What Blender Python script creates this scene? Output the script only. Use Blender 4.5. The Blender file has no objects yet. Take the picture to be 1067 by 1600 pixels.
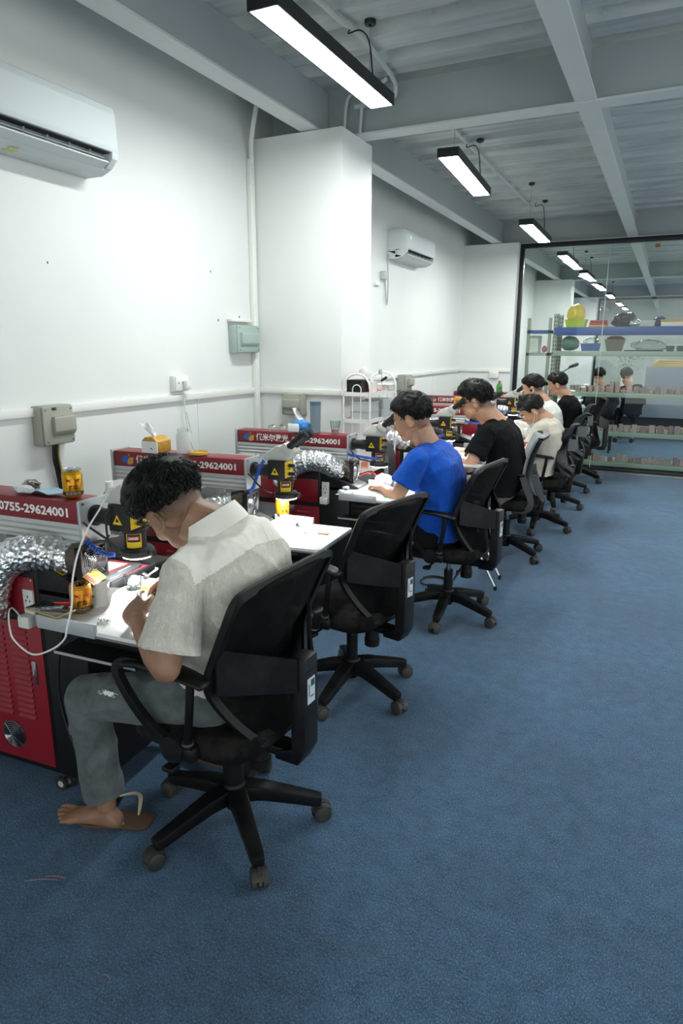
import bpy, bmesh, math, random
import numpy as np
from mathutils import Vector, Matrix, noise
PI = math.pi
random.seed(7)
S = bpy.context.scene
COL = S.collection

# ------------------------------------------------------------------ camera
cd = bpy.data.cameras.new('camera'); cam = bpy.data.objects.new('camera', cd); COL.objects.link(cam)
yaw, pitch, roll, FPX = -0.449312991, -0.242385128, 0.00268936999, 1038.01993
_f = Vector((math.sin(yaw)*math.cos(pitch), math.cos(yaw)*math.cos(pitch), math.sin(pitch)))
_r = Vector((math.cos(yaw), -math.sin(yaw), 0)); _u = _r.cross(_f)
_r2 = _r*math.cos(roll)+_u*math.sin(roll); _u2 = -_r*math.sin(roll)+_u*math.cos(roll)
cam.matrix_world = Matrix(((_r2.x,_u2.x,-_f.x,0),(_r2.y,_u2.y,-_f.y,0),(_r2.z,_u2.z,-_f.z,1.6),(0,0,0,1)))
cd.sensor_fit = 'VERTICAL'; cd.sensor_height = 36; cd.lens = FPX/1600*36; cd.clip_start = .02; cd.clip_end = 200
S.camera = cam

# ------------------------------------------------------------------ world, exposure
W = bpy.data.worlds.new('world'); S.world = W; W.use_nodes = True
W.node_tree.nodes['Background'].inputs[0].default_value = (.92,.955,.95,1)
W.node_tree.nodes['Background'].inputs[1].default_value = 1.55
S.view_settings.view_transform = 'Standard'; S.view_settings.look = 'None'
S.view_settings.exposure = 0.0; S.view_settings.gamma = 1; S.view_settings.use_curve_mapping = False
LAMP = 80.0
S.cycles.max_bounces = 8; S.cycles.diffuse_bounces = 5; S.cycles.transparent_max_bounces = 24
S.cycles.sample_clamp_indirect = 6; S.cycles.caustics_reflective = False; S.cycles.caustics_refractive = False

# ------------------------------------------------------------------ materials
def lin(c):
    if isinstance(c, str):
        c = [int(c[i:i+2],16)/255 for i in (0,2,4)]
        c = [x/12.92 if x <= .04045 else ((x+.055)/1.055)**2.4 for x in c]
    return (c[0],c[1],c[2],1)
class NT:
    def __init__(s, name):
        s.m = bpy.data.materials.new(name); s.m.use_nodes = True; s.t = s.m.node_tree
        s.b = s.t.nodes['Principled BSDF']; s.out = s.t.nodes['Material Output']
    def n(s, typ, **kw):
        x = s.t.nodes.new(typ)
        for k, v in kw.items():
            if k.startswith('i_'):
                key = k[2:].replace('_',' ')
                key = int(key) if key.isdigit() else key
                x.inputs[key].default_value = v
            else: setattr(x, k, v)
        return x
    def l(s, a, b): s.t.links.new(a, b)
    def coord(s, kind='Object', scale=None):
        tc = s.n('ShaderNodeTexCoord')
        if scale is None: return tc.outputs[kind]
        mp = s.n('ShaderNodeMapping'); mp.inputs['Scale'].default_value = scale
        s.l(tc.outputs[kind], mp.inputs[0]); return mp.outputs[0]
    def noise(s, co, scale, detail=3, rough=.5):
        x = s.n('ShaderNodeTexNoise'); x.inputs['Scale'].default_value = scale; x.inputs['Detail'].default_value = detail
        x.inputs['Roughness'].default_value = rough; s.l(co, x.inputs['Vector']); return x.outputs['Fac']
    def ramp(s, fac, stops):
        r = s.n('ShaderNodeValToRGB'); e = r.color_ramp.elements
        while len(e) < len(stops): e.new(.5)
        for q, (p, c) in zip(e, stops): q.position = p; q.color = lin(c) if not isinstance(c,(int,float)) else (c,c,c,1)
        s.l(fac, r.inputs[0]); return r.outputs[0]
    def mix(s, fac, a, b, mode='MIX'):
        x = s.n('ShaderNodeMix'); x.data_type = 'RGBA'; x.blend_type = mode
        for k, v in ((0,fac),(6,a),(7,b)):
            if hasattr(v,'is_linked') or hasattr(v,'links'): s.l(v, x.inputs[k])
            else: x.inputs[k].default_value = v if k == 0 else lin(v)
        return x.outputs[2]
    def bump(s, h, strength=.2, dist=.001):
        x = s.n('ShaderNodeBump'); x.inputs['Strength'].default_value = strength; x.inputs['Distance'].default_value = dist
        s.l(h, x.inputs['Height']); s.l(x.outputs[0], s.b.inputs['Normal'])
MATS = {}
def mat(name, col, rough=.5, metal=0, var=.0, vscale=6, bump=0, bscale=200, bdist=.0006, coat=0, spec=.5, emit=0, alpha=1, trans=0, ior=1.45, sheen=0, sss=0, dust=0):
    if name in MATS: return MATS[name]
    n = NT(name); b = n.b
    b.inputs['Base Color'].default_value = lin(col); b.inputs['Roughness'].default_value = rough
    b.inputs['Metallic'].default_value = metal; b.inputs['Specular IOR Level'].default_value = spec
    b.inputs['IOR'].default_value = ior
    if coat: b.inputs['Coat Weight'].default_value = coat; b.inputs['Coat Roughness'].default_value = .1
    if sheen: b.inputs['Sheen Weight'].default_value = sheen
    if sss:
        b.inputs['Subsurface Weight'].default_value = sss; b.inputs['Subsurface Radius'].default_value = (.012,.005,.003)
        b.inputs['Subsurface Scale'].default_value = 1
    if emit: b.inputs['Emission Color'].default_value = lin(col); b.inputs['Emission Strength'].default_value = emit
    if alpha < 1: b.inputs['Alpha'].default_value = alpha
    if trans: b.inputs['Transmission Weight'].default_value = trans
    co = n.coord()
    c = None
    if var:
        f = n.noise(co, vscale, 4)
        g = n.ramp(f, [(.3, 1-var), (.7, 1+var if 1+var <= 1 else 1.0)])
        c = n.mix(1.0, col, g, 'MULTIPLY')
    if dust:
        f2 = n.noise(co, 9, 5, .65); f2 = n.ramp(f2, [(.42, 0), (.75, dust)])
        c = n.mix(f2, c if c is not None else col, '6b675c')
    if c is not None: n.l(c, b.inputs['Base Color'])
    if bump: n.bump(n.noise(co, bscale, 2), bump, bdist)
    MATS[name] = n.m; return n.m

# ------------------------------------------------------------------ mesh helpers
def B(): return bmesh.new()
def _merge(bm, tmp, M=None, mi=0):
    if M is not None: bmesh.ops.transform(tmp, matrix=M, verts=tmp.verts)
    me = bpy.data.meshes.new('t'); tmp.to_mesh(me); tmp.free()
    n0 = len(bm.faces); bm.from_mesh(me); bpy.data.meshes.remove(me)
    if mi:
        bm.faces.ensure_lookup_table()
        for f in bm.faces[n0:]: f.material_index = mi
def box(bm, c, s, bev=0, M=None, seg=2, mi=0, R=None):
    t = bmesh.new(); bmesh.ops.create_cube(t, size=1)
    bmesh.ops.scale(t, vec=s, verts=t.verts)
    if bev: bmesh.ops.bevel(t, geom=list(t.edges), offset=bev, segments=seg, profile=.5, affect='EDGES', clamp_overlap=True)
    if R is not None: bmesh.ops.transform(t, matrix=R.to_4x4(), verts=t.verts)
    bmesh.ops.translate(t, vec=c, verts=t.verts); _merge(bm, t, M, mi); return bm
def b2(bm, a, b, bev=0, **k):      # box from corner to corner
    return box(bm, [(a[i]+b[i])/2 for i in range(3)], [abs(b[i]-a[i]) for i in range(3)], bev, **k)
def frame_of(d, up=(0,0,1)):
    d = Vector(d).normalized(); u = Vector(up)
    if abs(d.dot(u)) > .98: u = Vector((1,0,0))
    x = u.cross(d).normalized(); y = d.cross(x); return x, y
def tube(bm, pts, r, n=10, closed=False, caps=True, flat=None, up=(0,0,1), mi=0, M=None):
    """sweep; r scalar or list; flat=(a,b) scales radius along side / up axes"""
    t = bmesh.new(); P = [Vector(p) for p in pts]; N = len(P)
    rs = r if isinstance(r,(list,tuple)) else [r]*N
    rings = []; prev = None
    for i in range(N):
        if closed: d = P[(i+1)%N]-P[i-1]
        else: d = P[min(i+1,N-1)]-P[max(i-1,0)]
        d.normalize()
        if prev is None: x, y = frame_of(d, up)
        elif flat is not None: x, y = frame_of(d, up)
        else:
            x = prev-d*prev.dot(d)
            x = x.normalized() if x.length > 1e-6 else frame_of(d, up)[0]; y = d.cross(x)
        prev = x
        a, b = flat if flat is not None else (1,1)
        rings.append([t.verts.new(P[i]+x*math.cos(2*PI*k/n)*rs[i]*a+y*math.sin(2*PI*k/n)*rs[i]*b) for k in range(n)])
    for i in range(N if closed else N-1):
        A, C = rings[i], rings[(i+1)%N]
        for k in range(n): t.faces.new((A[k],A[(k+1)%n],C[(k+1)%n],C[k]))
    if caps and not closed: t.faces.new(rings[0][::-1]); t.faces.new(rings[-1])
    _merge(bm, t, M, mi); return bm
def strip(bm, pts, w, h, up=(0,0,1), closed=False, M=None, mi=0):
    """rectangular bar sweep: w across, h along up"""
    t = bmesh.new(); P = [Vector(p) for p in pts]; N = len(P); rings = []
    ws = w if isinstance(w,(list,tuple)) else [w]*N; hs = h if isinstance(h,(list,tuple)) else [h]*N
    for i in range(N):
        d = (P[(i+1)%N]-P[i-1]) if closed else P[min(i+1,N-1)]-P[max(i-1,0)]
        x, y = frame_of(d, up)
        rings.append([t.verts.new(P[i]+x*sx*ws[i]/2+y*sy*hs[i]/2) for sx, sy in ((-1,-1),(1,-1),(1,1),(-1,1))])
    for i in range(N if closed else N-1):
        A, C = rings[i], rings[(i+1)%N]
        for k in range(4): t.faces.new((A[k],A[(k+1)%4],C[(k+1)%4],C[k]))
    if not closed: t.faces.new(rings[0][::-1]); t.faces.new(rings[-1])
    _merge(bm, t, M, mi); return bm
def cyl(bm, a, b, r0, r1=None, n=20, mi=0, M=None, caps=True): return tube(bm, [a,b], [r0, r0 if r1 is None else r1], n, caps=caps, mi=mi, M=M)
def lathe(bm, prof, c=(0,0,0), n=24, M=None, mi=0, R=None):
    t = bmesh.new(); rings = []
    for r, z in prof:
        if r < 1e-6: rings.append([t.verts.new((0,0,z))])
        else: rings.append([t.verts.new((r*math.cos(2*PI*k/n), r*math.sin(2*PI*k/n), z)) for k in range(n)])
    for A, C in zip(rings, rings[1:]):
        for k in range(n):
            k2 = (k+1)%n
            if len(A) == 1 and len(C) > 1: t.faces.new((A[0],C[k2],C[k]))
            elif len(C) == 1 and len(A) > 1: t.faces.new((A[k],A[k2],C[0]))
            elif len(A) > 1: t.faces.new((A[k],A[k2],C[k2],C[k]))
    if R is not None: bmesh.ops.transform(t, matrix=R.to_4x4(), verts=t.verts)
    bmesh.ops.translate(t, vec=c, verts=t.verts); _merge(bm, t, M, mi); return bm
def prism(bm, poly, axis, a, b, M=None, mi=0, bev=0):
    """extrude a 2D polygon; axis 'x': poly in (y,z); 'y': (x,z); 'z': (x,y)"""
    t = bmesh.new()
    def p(u, v, w): return {'x':(w,u,v),'y':(u,w,v),'z':(u,v,w)}[axis]
    A = [t.verts.new(p(u,v,a)) for u, v in poly]; C = [t.verts.new(p(u,v,b)) for u, v in poly]
    t.faces.new(A); t.faces.new(C[::-1]); n = len(poly)
    for k in range(n): t.faces.new((A[k],C[k],C[(k+1)%n],A[(k+1)%n]))
    bmesh.ops.recalc_face_normals(t, faces=t.faces)
    if bev: bmesh.ops.bevel(t, geom=list(t.edges), offset=bev, segments=2, profile=.5, affect='EDGES', clamp_overlap=True)
    _merge(bm, t, M, mi); return bm
def ell(bm, c, r, n=16, M=None, R=None, mi=0):
    t = bmesh.new(); bmesh.ops.create_uvsphere(t, u_segments=n, v_segments=max(6,n*2//3), radius=1)
    bmesh.ops.scale(t, vec=r if hasattr(r,'__len__') else (r,r,r), verts=t.verts)
    if R is not None: bmesh.ops.transform(t, matrix=R.to_4x4(), verts=t.verts)
    bmesh.ops.translate(t, vec=c, verts=t.verts); _merge(bm, t, M, mi); return bm
def loft(bm, rings, caps=True, closed=False, M=None, mi=0):
    t = bmesh.new(); V = [[t.verts.new(p) for p in r] for r in rings]; n = len(rings[0])
    for A, C in zip(V, V[1:]):
        for k in range(n if not closed == 'open' else n-1): t.faces.new((A[k],A[(k+1)%n],C[(k+1)%n],C[k]))
    if caps: t.faces.new(V[0][::-1]); t.faces.new(V[-1])
    _merge(bm, t, M, mi); return bm
def Rz(a): return Matrix.Rotation(a, 3, 'Z')
def Rx(a): return Matrix.Rotation(a, 3, 'X')
def Ry(a): return Matrix.Rotation(a, 3, 'Y')
def spline(pts, k=6, closed=False):
    P = [Vector(p) for p in pts]; N = len(P); out = []
    for i in range(N if closed else N-1):
        g = lambda j: P[j%N] if closed else P[max(0,min(N-1,j))]
        p0,p1,p2,p3 = g(i-1),g(i),g(i+1),g(i+2)
        for s in range(k):
            t = s/k
            out.append(.5*((2*p1)+(-p0+p2)*t+(2*p0-5*p1+4*p2-p3)*t*t+(-p0+3*p1-3*p2+p3)*t**3))
    if not closed: out.append(P[-1])
    return out
def lerp(a, b, t): return a+(b-a)*t

# ------------------------------------------------------------------ objects
def obj(name, bm, m, parent=None, label=None, smooth=True, ang=35, loc=None, rz=0, kind=None):
    me = bpy.data.meshes.new(name)
    if isinstance(bm, bmesh.types.BMesh): bm.normal_update(); bm.to_mesh(me); bm.free()
    else: me = bm
    for x in (m if isinstance(m,(list,tuple)) else [m]):
        if x is not None and not (len(me.materials) and isinstance(bm, bpy.types.Mesh)): me.materials.append(x)
    if smooth:
        me.shade_smooth() if hasattr(me,'shade_smooth') else None
        if ang < 180: me.set_sharp_from_angle(angle=math.radians(ang))
    o = bpy.data.objects.new(name, me); COL.objects.link(o)
    if parent is not None: o.parent = parent
    if loc is not None: o.location = loc
    if rz: o.rotation_euler = (0,0,rz)
    if label: o['label'] = label
    if kind: o['kind'] = kind
    return o
def thing(name, label, cat, loc=(0,0,0), rz=0, group=None):
    o = bpy.data.objects.new(name, None); COL.objects.link(o); o.empty_display_size = .1
    o.location = loc; o.rotation_euler = (0,0,rz); o['label'] = label; o['category'] = cat
    if group: o['group'] = group
    return o
def tag(o, label, cat, group=None, kind=None):
    o['label'] = label; o['category'] = cat
    if group: o['group'] = group
    if kind: o['kind'] = kind
    return o
def struct(name, bm, m, parent=None, **k):
    return obj(name, bm, m, parent, kind='structure' if parent is None else None, **k)
def copy_tree(o, parent=None, skip=()):
    c = o.copy(); COL.objects.link(c); c.parent = parent
    for ch in list(o.children):
        if ch.name.split('.')[0] in skip: continue
        copy_tree(ch, c, skip)
    return c
def dup(o, loc, rz=0, label=None, group=None, skip=()):
    c = copy_tree(o, None, skip); c.location = loc; c.rotation_euler = (0,0,rz)
    if label: c['label'] = label
    if group: c['group'] = group
    return c
_TX = {}
def text_mesh(txt, size, bold=0, extr=.0003):
    k = (txt,size,bold)
    if k in _TX: return _TX[k]
    cu = bpy.data.curves.new('t','FONT'); cu.body = txt; cu.size = size; cu.align_x = 'CENTER'; cu.align_y = 'CENTER'
    cu.offset = bold; cu.extrude = extr; cu.resolution_u = 2
    o = bpy.data.objects.new('t', cu); COL.objects.link(o)
    bpy.context.view_layer.update()
    me = bpy.data.meshes.new_from_object(o.evaluated_get(bpy.context.evaluated_depsgraph_get()))
    bpy.data.objects.remove(o); bpy.data.curves.remove(cu); _TX[k] = me; return me
def text(bm, txt, size, M, width=None, bold=0, mi=0):
    """flat lettering merged into bm; M maps text plane (x right, y up) into place; width fits the text"""
    me = text_mesh(txt, size, bold); t = bmesh.new(); t.from_mesh(me)
    xs = [v.co.x for v in t.verts]; ys = [v.co.y for v in t.verts]
    cx = (min(xs)+max(xs))/2; cy = (min(ys)+max(ys))/2
    sx = width/(max(xs)-min(xs)) if width else 1
    for v in t.verts: v.co.x = (v.co.x-cx)*sx; v.co.y = v.co.y-cy
    bmesh.ops.triangulate(t, faces=t.faces)
    _merge(bm, t, M, mi); return bm
def plane_M(o, right, up):
    r = Vector(right).normalized(); u = Vector(up).normalized(); n = r.cross(u)
    return Matrix(((r.x,u.x,n.x,o[0]),(r.y,u.y,n.y,o[1]),(r.z,u.z,n.z,o[2]),(0,0,0,1)))
# ================================================================== THE SETTING
XW = -2.65
def carpet_mat():
    n = NT('carpet'); co = n.coord('Object')
    f1 = n.noise(n.coord('Object',(1.25,.8,1)), 185, 6, .8); f2 = n.noise(co, 14, 8, .75); f3 = n.noise(co, 1.3, 3, .5); f4 = n.noise(co, 620, 1)
    c = n.ramp(f1, [(.38,'0c223a'),(.47,'285074'),(.54,'4d7da3'),(.62,'a0c4d8')])
    c2 = n.ramp(f2, [(.36,'153859'),(.64,'4b7a9f')])
    c = n.mix(.42, c, c2)
    c = n.mix(1.0, c, n.ramp(f3, [(.3,.74),(.7,1.0)]), 'MULTIPLY')
    # worn, dusty patches and fine lint
    st = n.ramp(n.noise(co, 2.7, 5, .6), [(.56,0),(.78,.5)])
    c = n.mix(st, c, '35505e')
    v = n.n('ShaderNodeTexVoronoi'); v.inputs['Scale'].default_value = 26; n.l(co, v.inputs['Vector'])
    lint = n.ramp(v.outputs['Distance'], [(0.0,.75),(.045,0)])
    c = n.mix(lint, c, 'b9c9cf')
    n.l(c, n.b.inputs['Base Color']); n.b.inputs['Roughness'].default_value = .95; n.b.inputs['Specular IOR Level'].default_value = .15
    n.b.inputs['Sheen Weight'].default_value = .25
    h = n.n('ShaderNodeMath', operation='ADD'); n.l(f1, h.inputs[0]); n.l(f4, h.inputs[1])
    n.bump(h.outputs[0], .9, .004)
    return n.m
def wall_mat():
    n = NT('wall_paint'); co = n.coord('Object')
    f = n.noise(co, 1.1, 4, .55); c = n.ramp(f, [(.3,'dde0dd'),(.7,'e5e8e5')])
    s = n.ramp(n.noise(co, 7, 6, .7), [(.68,0),(.82,.35)]); c = n.mix(s, c, 'c2c6bf')
    n.l(c, n.b.inputs['Base Color']); n.b.inputs['Roughness'].default_value = .62; n.b.inputs['Specular IOR Level'].default_value = .3
    n.bump(n.noise(co, 60, 3), .08, .002); return n.m
M_CARPET = carpet_mat(); M_WALL = wall_mat()
M_STEEL = mat('painted_steel','aeb7b8', .5, var=.08, vscale=2.5, bump=.08, bscale=30)
M_FLANGE = mat('painted_flange','d2d8d6', .5, var=.05, vscale=3)
def deck_mat():
    n = NT('deck_paint'); co = n.coord('Object', (.6,6,1))
    f = n.noise(co, 2.2, 5, .6); c = n.ramp(f, [(.28,'a9b2b2'),(.55,'cdd3d1'),(.8,'d8dcda')])
    s = n.ramp(n.noise(n.coord('Object',(1.2,5,1)), 4, 6, .75), [(.6,0),(.78,.55)]); c = n.mix(s, c, '7c7568')
    n.l(c, n.b.inputs['Base Color']); n.b.inputs['Roughness'].default_value = .55; return n.m
M_DECK = deck_mat()
M_BLACKFRAME = mat('black_frame','15191c', .4)
M_TRUNK = mat('white_plastic','e4e5df', .4)
M_WPL = M_TRUNK

struct('floor', b2(B(), (-2.7,-3,-.1), (4.2,27,0)), M_CARPET)
struct('wall_left', b2(B(), (-2.85,-3,-.05), (XW,27,3.5)), M_WALL)
struct('wall_front', b2(B(), (-2.85,27,-.05), (4.4,27.2,3.5)), M_WALL)
# corrugated steel deck: trapezoid ribs along x
def deck():
    bm = B(); pts = []; y = 3.265-.345*18
    while y < 27:
        pts += [(y,3.29),(y+.115,3.29),(y+.14,3.225),(y+.32,3.225)]; y += .345
    up = [(a,3.32) for a,_ in pts]
    V1 = [[bm.verts.new((x,a,z)) for a,z in pts] for x in (-2.7,4.3)]
    V2 = [[bm.verts.new((x,a,3.36)) for a,z in pts] for x in (-2.7,4.3)]
    for k in range(len(pts)-1):
        bm.faces.new((V1[0][k],V1[0][k+1],V1[1][k+1],V1[1][k]))
        bm.faces.new((V2[0][k],V2[1][k],V2[1][k+1],V2[0][k+1]))
    return bm
struct('ceiling', deck(), M_DECK, smooth=False)

def ibeam_y(x, y0, y1, w, zb=2.935, zt=3.222):
    bm = B()
    b2(bm, (x-.006,y0,zb+.010), (x+.006,y1,zt))
    b2(bm, (x-w/2,y0,zb), (x+w/2,y1,zb+.012), mi=1)
    return bm
def ibeam_x(y, x0, x1, w, zb=2.93, zt=3.222):
    bm = B()
    b2(bm, (x0,y-.006,zb+.010), (x1,y+.006,zt))
    b2(bm, (x0,y-w/2,zb), (x1,y+w/2,zb+.012), mi=1)
    return bm
def beam(name, bm): return struct(name, bm, [M_STEEL, M_FLANGE], smooth=False)
for y0, y1 in ((-3,4.36),(4.39,9.52),(9.58,14.75),(14.82,27)):
    beam('ceiling_beam_left', ibeam_y(-2.215, y0, y1, .125))
    beam('ceiling_beam_right', ibeam_y(-.578, y0, y1, .116, 2.936))
    beam('ceiling_beam_far_right', ibeam_y(2.2, y0, y1, .116, 2.936))
for y in (-.9,4.385,9.56,14.8,20.0):
    beam('ceiling_beam_cross', ibeam_x(y, -2.65, 4.2, .14))
for k, y in enumerate((4.10,9.25,14.5,19.7)):
    struct('wall_pillar', b2(B(), (XW-.01,y,0), (-1.98 if k == 0 else -1.93, y+.47, 2.929)), M_WALL)
# dado trunking along the wall and round the pillars
def trunk(a, b): return struct('trim_1', b2(B(), a, b, .004), M_TRUNK)
trunk((XW,-3,1.285), (XW+.022,4.1,1.325))
trunk((XW+.001,4.078,1.285), (-1.98,4.10,1.325))
trunk((-1.98,4.078,1.285), (-1.958,4.57,1.325))
trunk((XW,4.57,1.285), (XW+.022,9.25,1.325))
trunk((XW+.001,9.228,1.285), (-1.93,9.25,1.325))
# vertical cable duct in the corner
struct('trim_2', b2(B(), (XW,4.035,0), (XW+.035,4.085,2.80), .005), M_TRUNK)
bm = B(); tube(bm, spline([(XW+.03,4.06,2.78),(XW+.05,4.03,2.9),(XW+.12,3.98,3.05),(XW+.2,3.96,3.22)],5), .016, 8)
struct('trim_3', bm, M_TRUNK)
# bottom skirting of white panels under the trunking (a seam every panel)
M_SEAM = mat('seam','c9ccc8', .6)
for y in (1.0,3.4,6.2,8.1): struct('trim_4', b2(B(), (XW,y,.0), (XW+.004,y+.012,1.285)), M_TRUNK)

# ---- glass partition
def glass_mat(name, tint, refl=.07):
    n = NT(name); t = n.t; t.nodes.remove(n.b)
    tr = n.n('ShaderNodeBsdfTransparent'); tr.inputs[0].default_value = lin(tint)
    gl = n.n('ShaderNodeBsdfGlossy'); gl.inputs['Roughness'].default_value = .01
    lw = n.n('ShaderNodeLayerWeight'); lw.inputs[0].default_value = .12
    m = n.n('ShaderNodeMath', operation='MULTIPLY_ADD'); m.inputs[1].default_value = .7; m.inputs[2].default_value = refl*.5
    n.l(lw.outputs['Fresnel'], m.inputs[0])
    mx = n.n('ShaderNodeMixShader'); n.l(m.outputs[0], mx.inputs[0]); n.l(tr.outputs[0], mx.inputs[1]); n.l(gl.outputs[0], mx.inputs[2])
    n.l(mx.outputs[0], n.out.inputs[0]); return n.m
M_GLASS = glass_mat('partition_glass','f7faf8'); M_JAR = glass_mat('clear_plastic','f0f4f3', .14)
def partition(idx, y, x0, x1):
    w = bpy.data.objects.new('window_%d'%idx, None); COL.objects.link(w); w.location = (0,y,0); w['kind'] = 'structure'
    obj('frame_rail', b2(B(), (x0,-.03,2.865), (x1,.03,2.925), .003), M_BLACKFRAME, w)
    obj('frame_rail', b2(B(), (x0,-.03,0), (x1,.03,.045), .003), M_BLACKFRAME, w)
    obj('frame_stile', b2(B(), (x0,-.03,.045), (x0+.05,.03,2.865), .003), M_BLACKFRAME, w)
    M_E = mat('glass_edge','b8cfc8', .25)
    xs = [x0+.05,-.83,.42,1.67,2.92,x1]
    for a, b in zip(xs, xs[1:]):
        obj('pane', b2(B(), (a+.002,-.005,.045), (b-.002,.005,2.865)), M_GLASS, w, smooth=False)
        obj('pane_joint', b2(B(), (b-.003,-.006,.045), (b+.003,.006,2.865)), M_E, w)
    return w
partition(1, 9.42, -1.925, 4.2)
partition(2, 20.1, -1.925, 4.2)
struct('trim_5', b2(B(), (-1.93,9.30,0), (4.2,9.388,.018), .003), mat('aluminium_sill','a8aca4', .35, .8))
struct('trim_6', b2(B(), (-1.93,9.4,2.926), (4.2,9.5,2.935)), M_FLANGE)

# ---- pendant lights
M_DIFF = mat('diffuser','fbfffd', .5, emit=LAMP)
M_BLK = mat('black_metal','17191b', .45)
M_WIRE = mat('steel_wire','6e7274', .4, .7)
M_CABLE = mat('black_cable','101112', .5)
def pendant(name_label, cx, cy, z, L=1.2, w=.125, rz=0, cable=True):
    t = thing('pendant_light', name_label, 'ceiling light', (cx,cy,z), rz)
    bm = B(); h = .058
    b2(bm, (-w/2-.008,-L/2-.008,0), (-w/2,L/2+.008,h)); b2(bm, (w/2,-L/2-.008,0), (w/2+.008,L/2+.008,h))
    b2(bm, (-w/2,-L/2-.008,0), (w/2,-L/2,h)); b2(bm, (-w/2,L/2,0), (w/2,L/2+.008,h)); b2(bm, (-w/2,-L/2,h-.006), (w/2,L/2,h))
    obj('housing', bm, M_BLK, t, smooth=False)
    obj('diffuser', b2(B(), (-w/2,-L/2,.003), (w/2,L/2,.008)), M_DIFF, t, smooth=False, label='glowing white diffuser')
    top = 3.226-z
    for s in (-1,1):
        y = s*L*.36
        bm = B(); cyl(bm, (0,y,h), (0,y,h+.12), .0012, n=5); 
        cyl(bm, (0,y,h+.12), (0,y,top-.02), .0012, n=5); obj('suspension_wire', bm, M_WIRE, t)
        bm = B(); lathe(bm, [(0,0),(.028,0),(.03,.004),(.03,.022),(.0,.022)], (0,y,top-.022), 20); cyl(bm, (0,y,top-.03), (0,y,top-.02), .008, n=10)
        obj('ceiling_mount', bm, M_BLK, t)
    if cable:
        bm = B(); y = L*.36
        tube(bm, spline([(.02,y+.0,h),(.015,y,.12),(-.01,y+.01,top-.09),(-.04,y-.03,top-.05),(-.09,y-.07,top-.07),(-.10,y-.02,top-.03),(-.1,y+.02,top-.01)],5), .004, 6)
        obj('power_cable', bm, M_CABLE, t)
    return t
pendant('nearest black pendant light above the man in the cream linen shirt', -1.567, 3.14, 2.875)
pendant('second black pendant light hanging just past the first cross beam', -1.53, 5.33, 2.84, 1.25, .13, math.radians(4))
pendant('black pendant light right in front of the glass partition', -1.462, 7.88, 2.80, 1.25, .13, math.radians(1))
for k, (y, n) in enumerate(((10.7,'first'),(13.2,'second'),(15.8,'third'),(18.3,'fourth'),(21.6,'fifth'),(24.2,'sixth'))):
    pendant('%s black pendant light of the row behind the glass partition'%n, -1.5, y, 2.84, 1.2)
for y in (3.2,5.7,8.2,10.7,13.2,17,21): 
    t = pendant('black pendant light of the row over the right-hand bay', 1.9, y, 2.84, 1.2); t['group'] = 'pendant lights over the right-hand bay'
# ceiling conduits
bm = B()
tube(bm, spline([(-1.72,-2,3.2),(-1.70,1,3.2),(-1.69,3.2,3.2),(-1.66,3.62,3.2),(-1.70,4.20,3.2)],4)+spline([(-1.70,4.27,3.17),(-1.71,4.29,3.12),(-1.78,4.32,3.11),(-2.0,4.33,3.1)],4), .014, 8)
tag(obj('conduit', bm, M_FLANGE), 'white conduit running past the nearest pendant light to the cross beam', 'pipe')
bm = B(); tube(bm, spline([(-1.66,4.47,3.2),(-1.66,6,3.2),(-1.655,8.45,3.2)],4), .012, 8)
for y in (4.9,5.6,6.4,7.3,8.2): box(bm, (-1.657,y,3.212), (.045,.02,.022))
tag(obj('conduit', bm, M_FLANGE), 'white conduit running above the second pendant light', 'pipe')
for k, dx in enumerate((0,.115)):
    bm = B(); tube(bm, spline([(-2.085+dx,4.34,2.935),(-2.075+dx,4.335,3.02),(-2.06+dx,4.325,3.12),(-2.02+dx,4.30,3.165),(-1.95+dx,4.27,3.175),(-1.85+dx,4.2,3.18)],5), .011, 8)
    tag(obj('conduit', bm, M_FLANGE), 'bent white conduit rising from the pillar top, %s one'%('left','right')[k], 'pipe')

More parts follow.
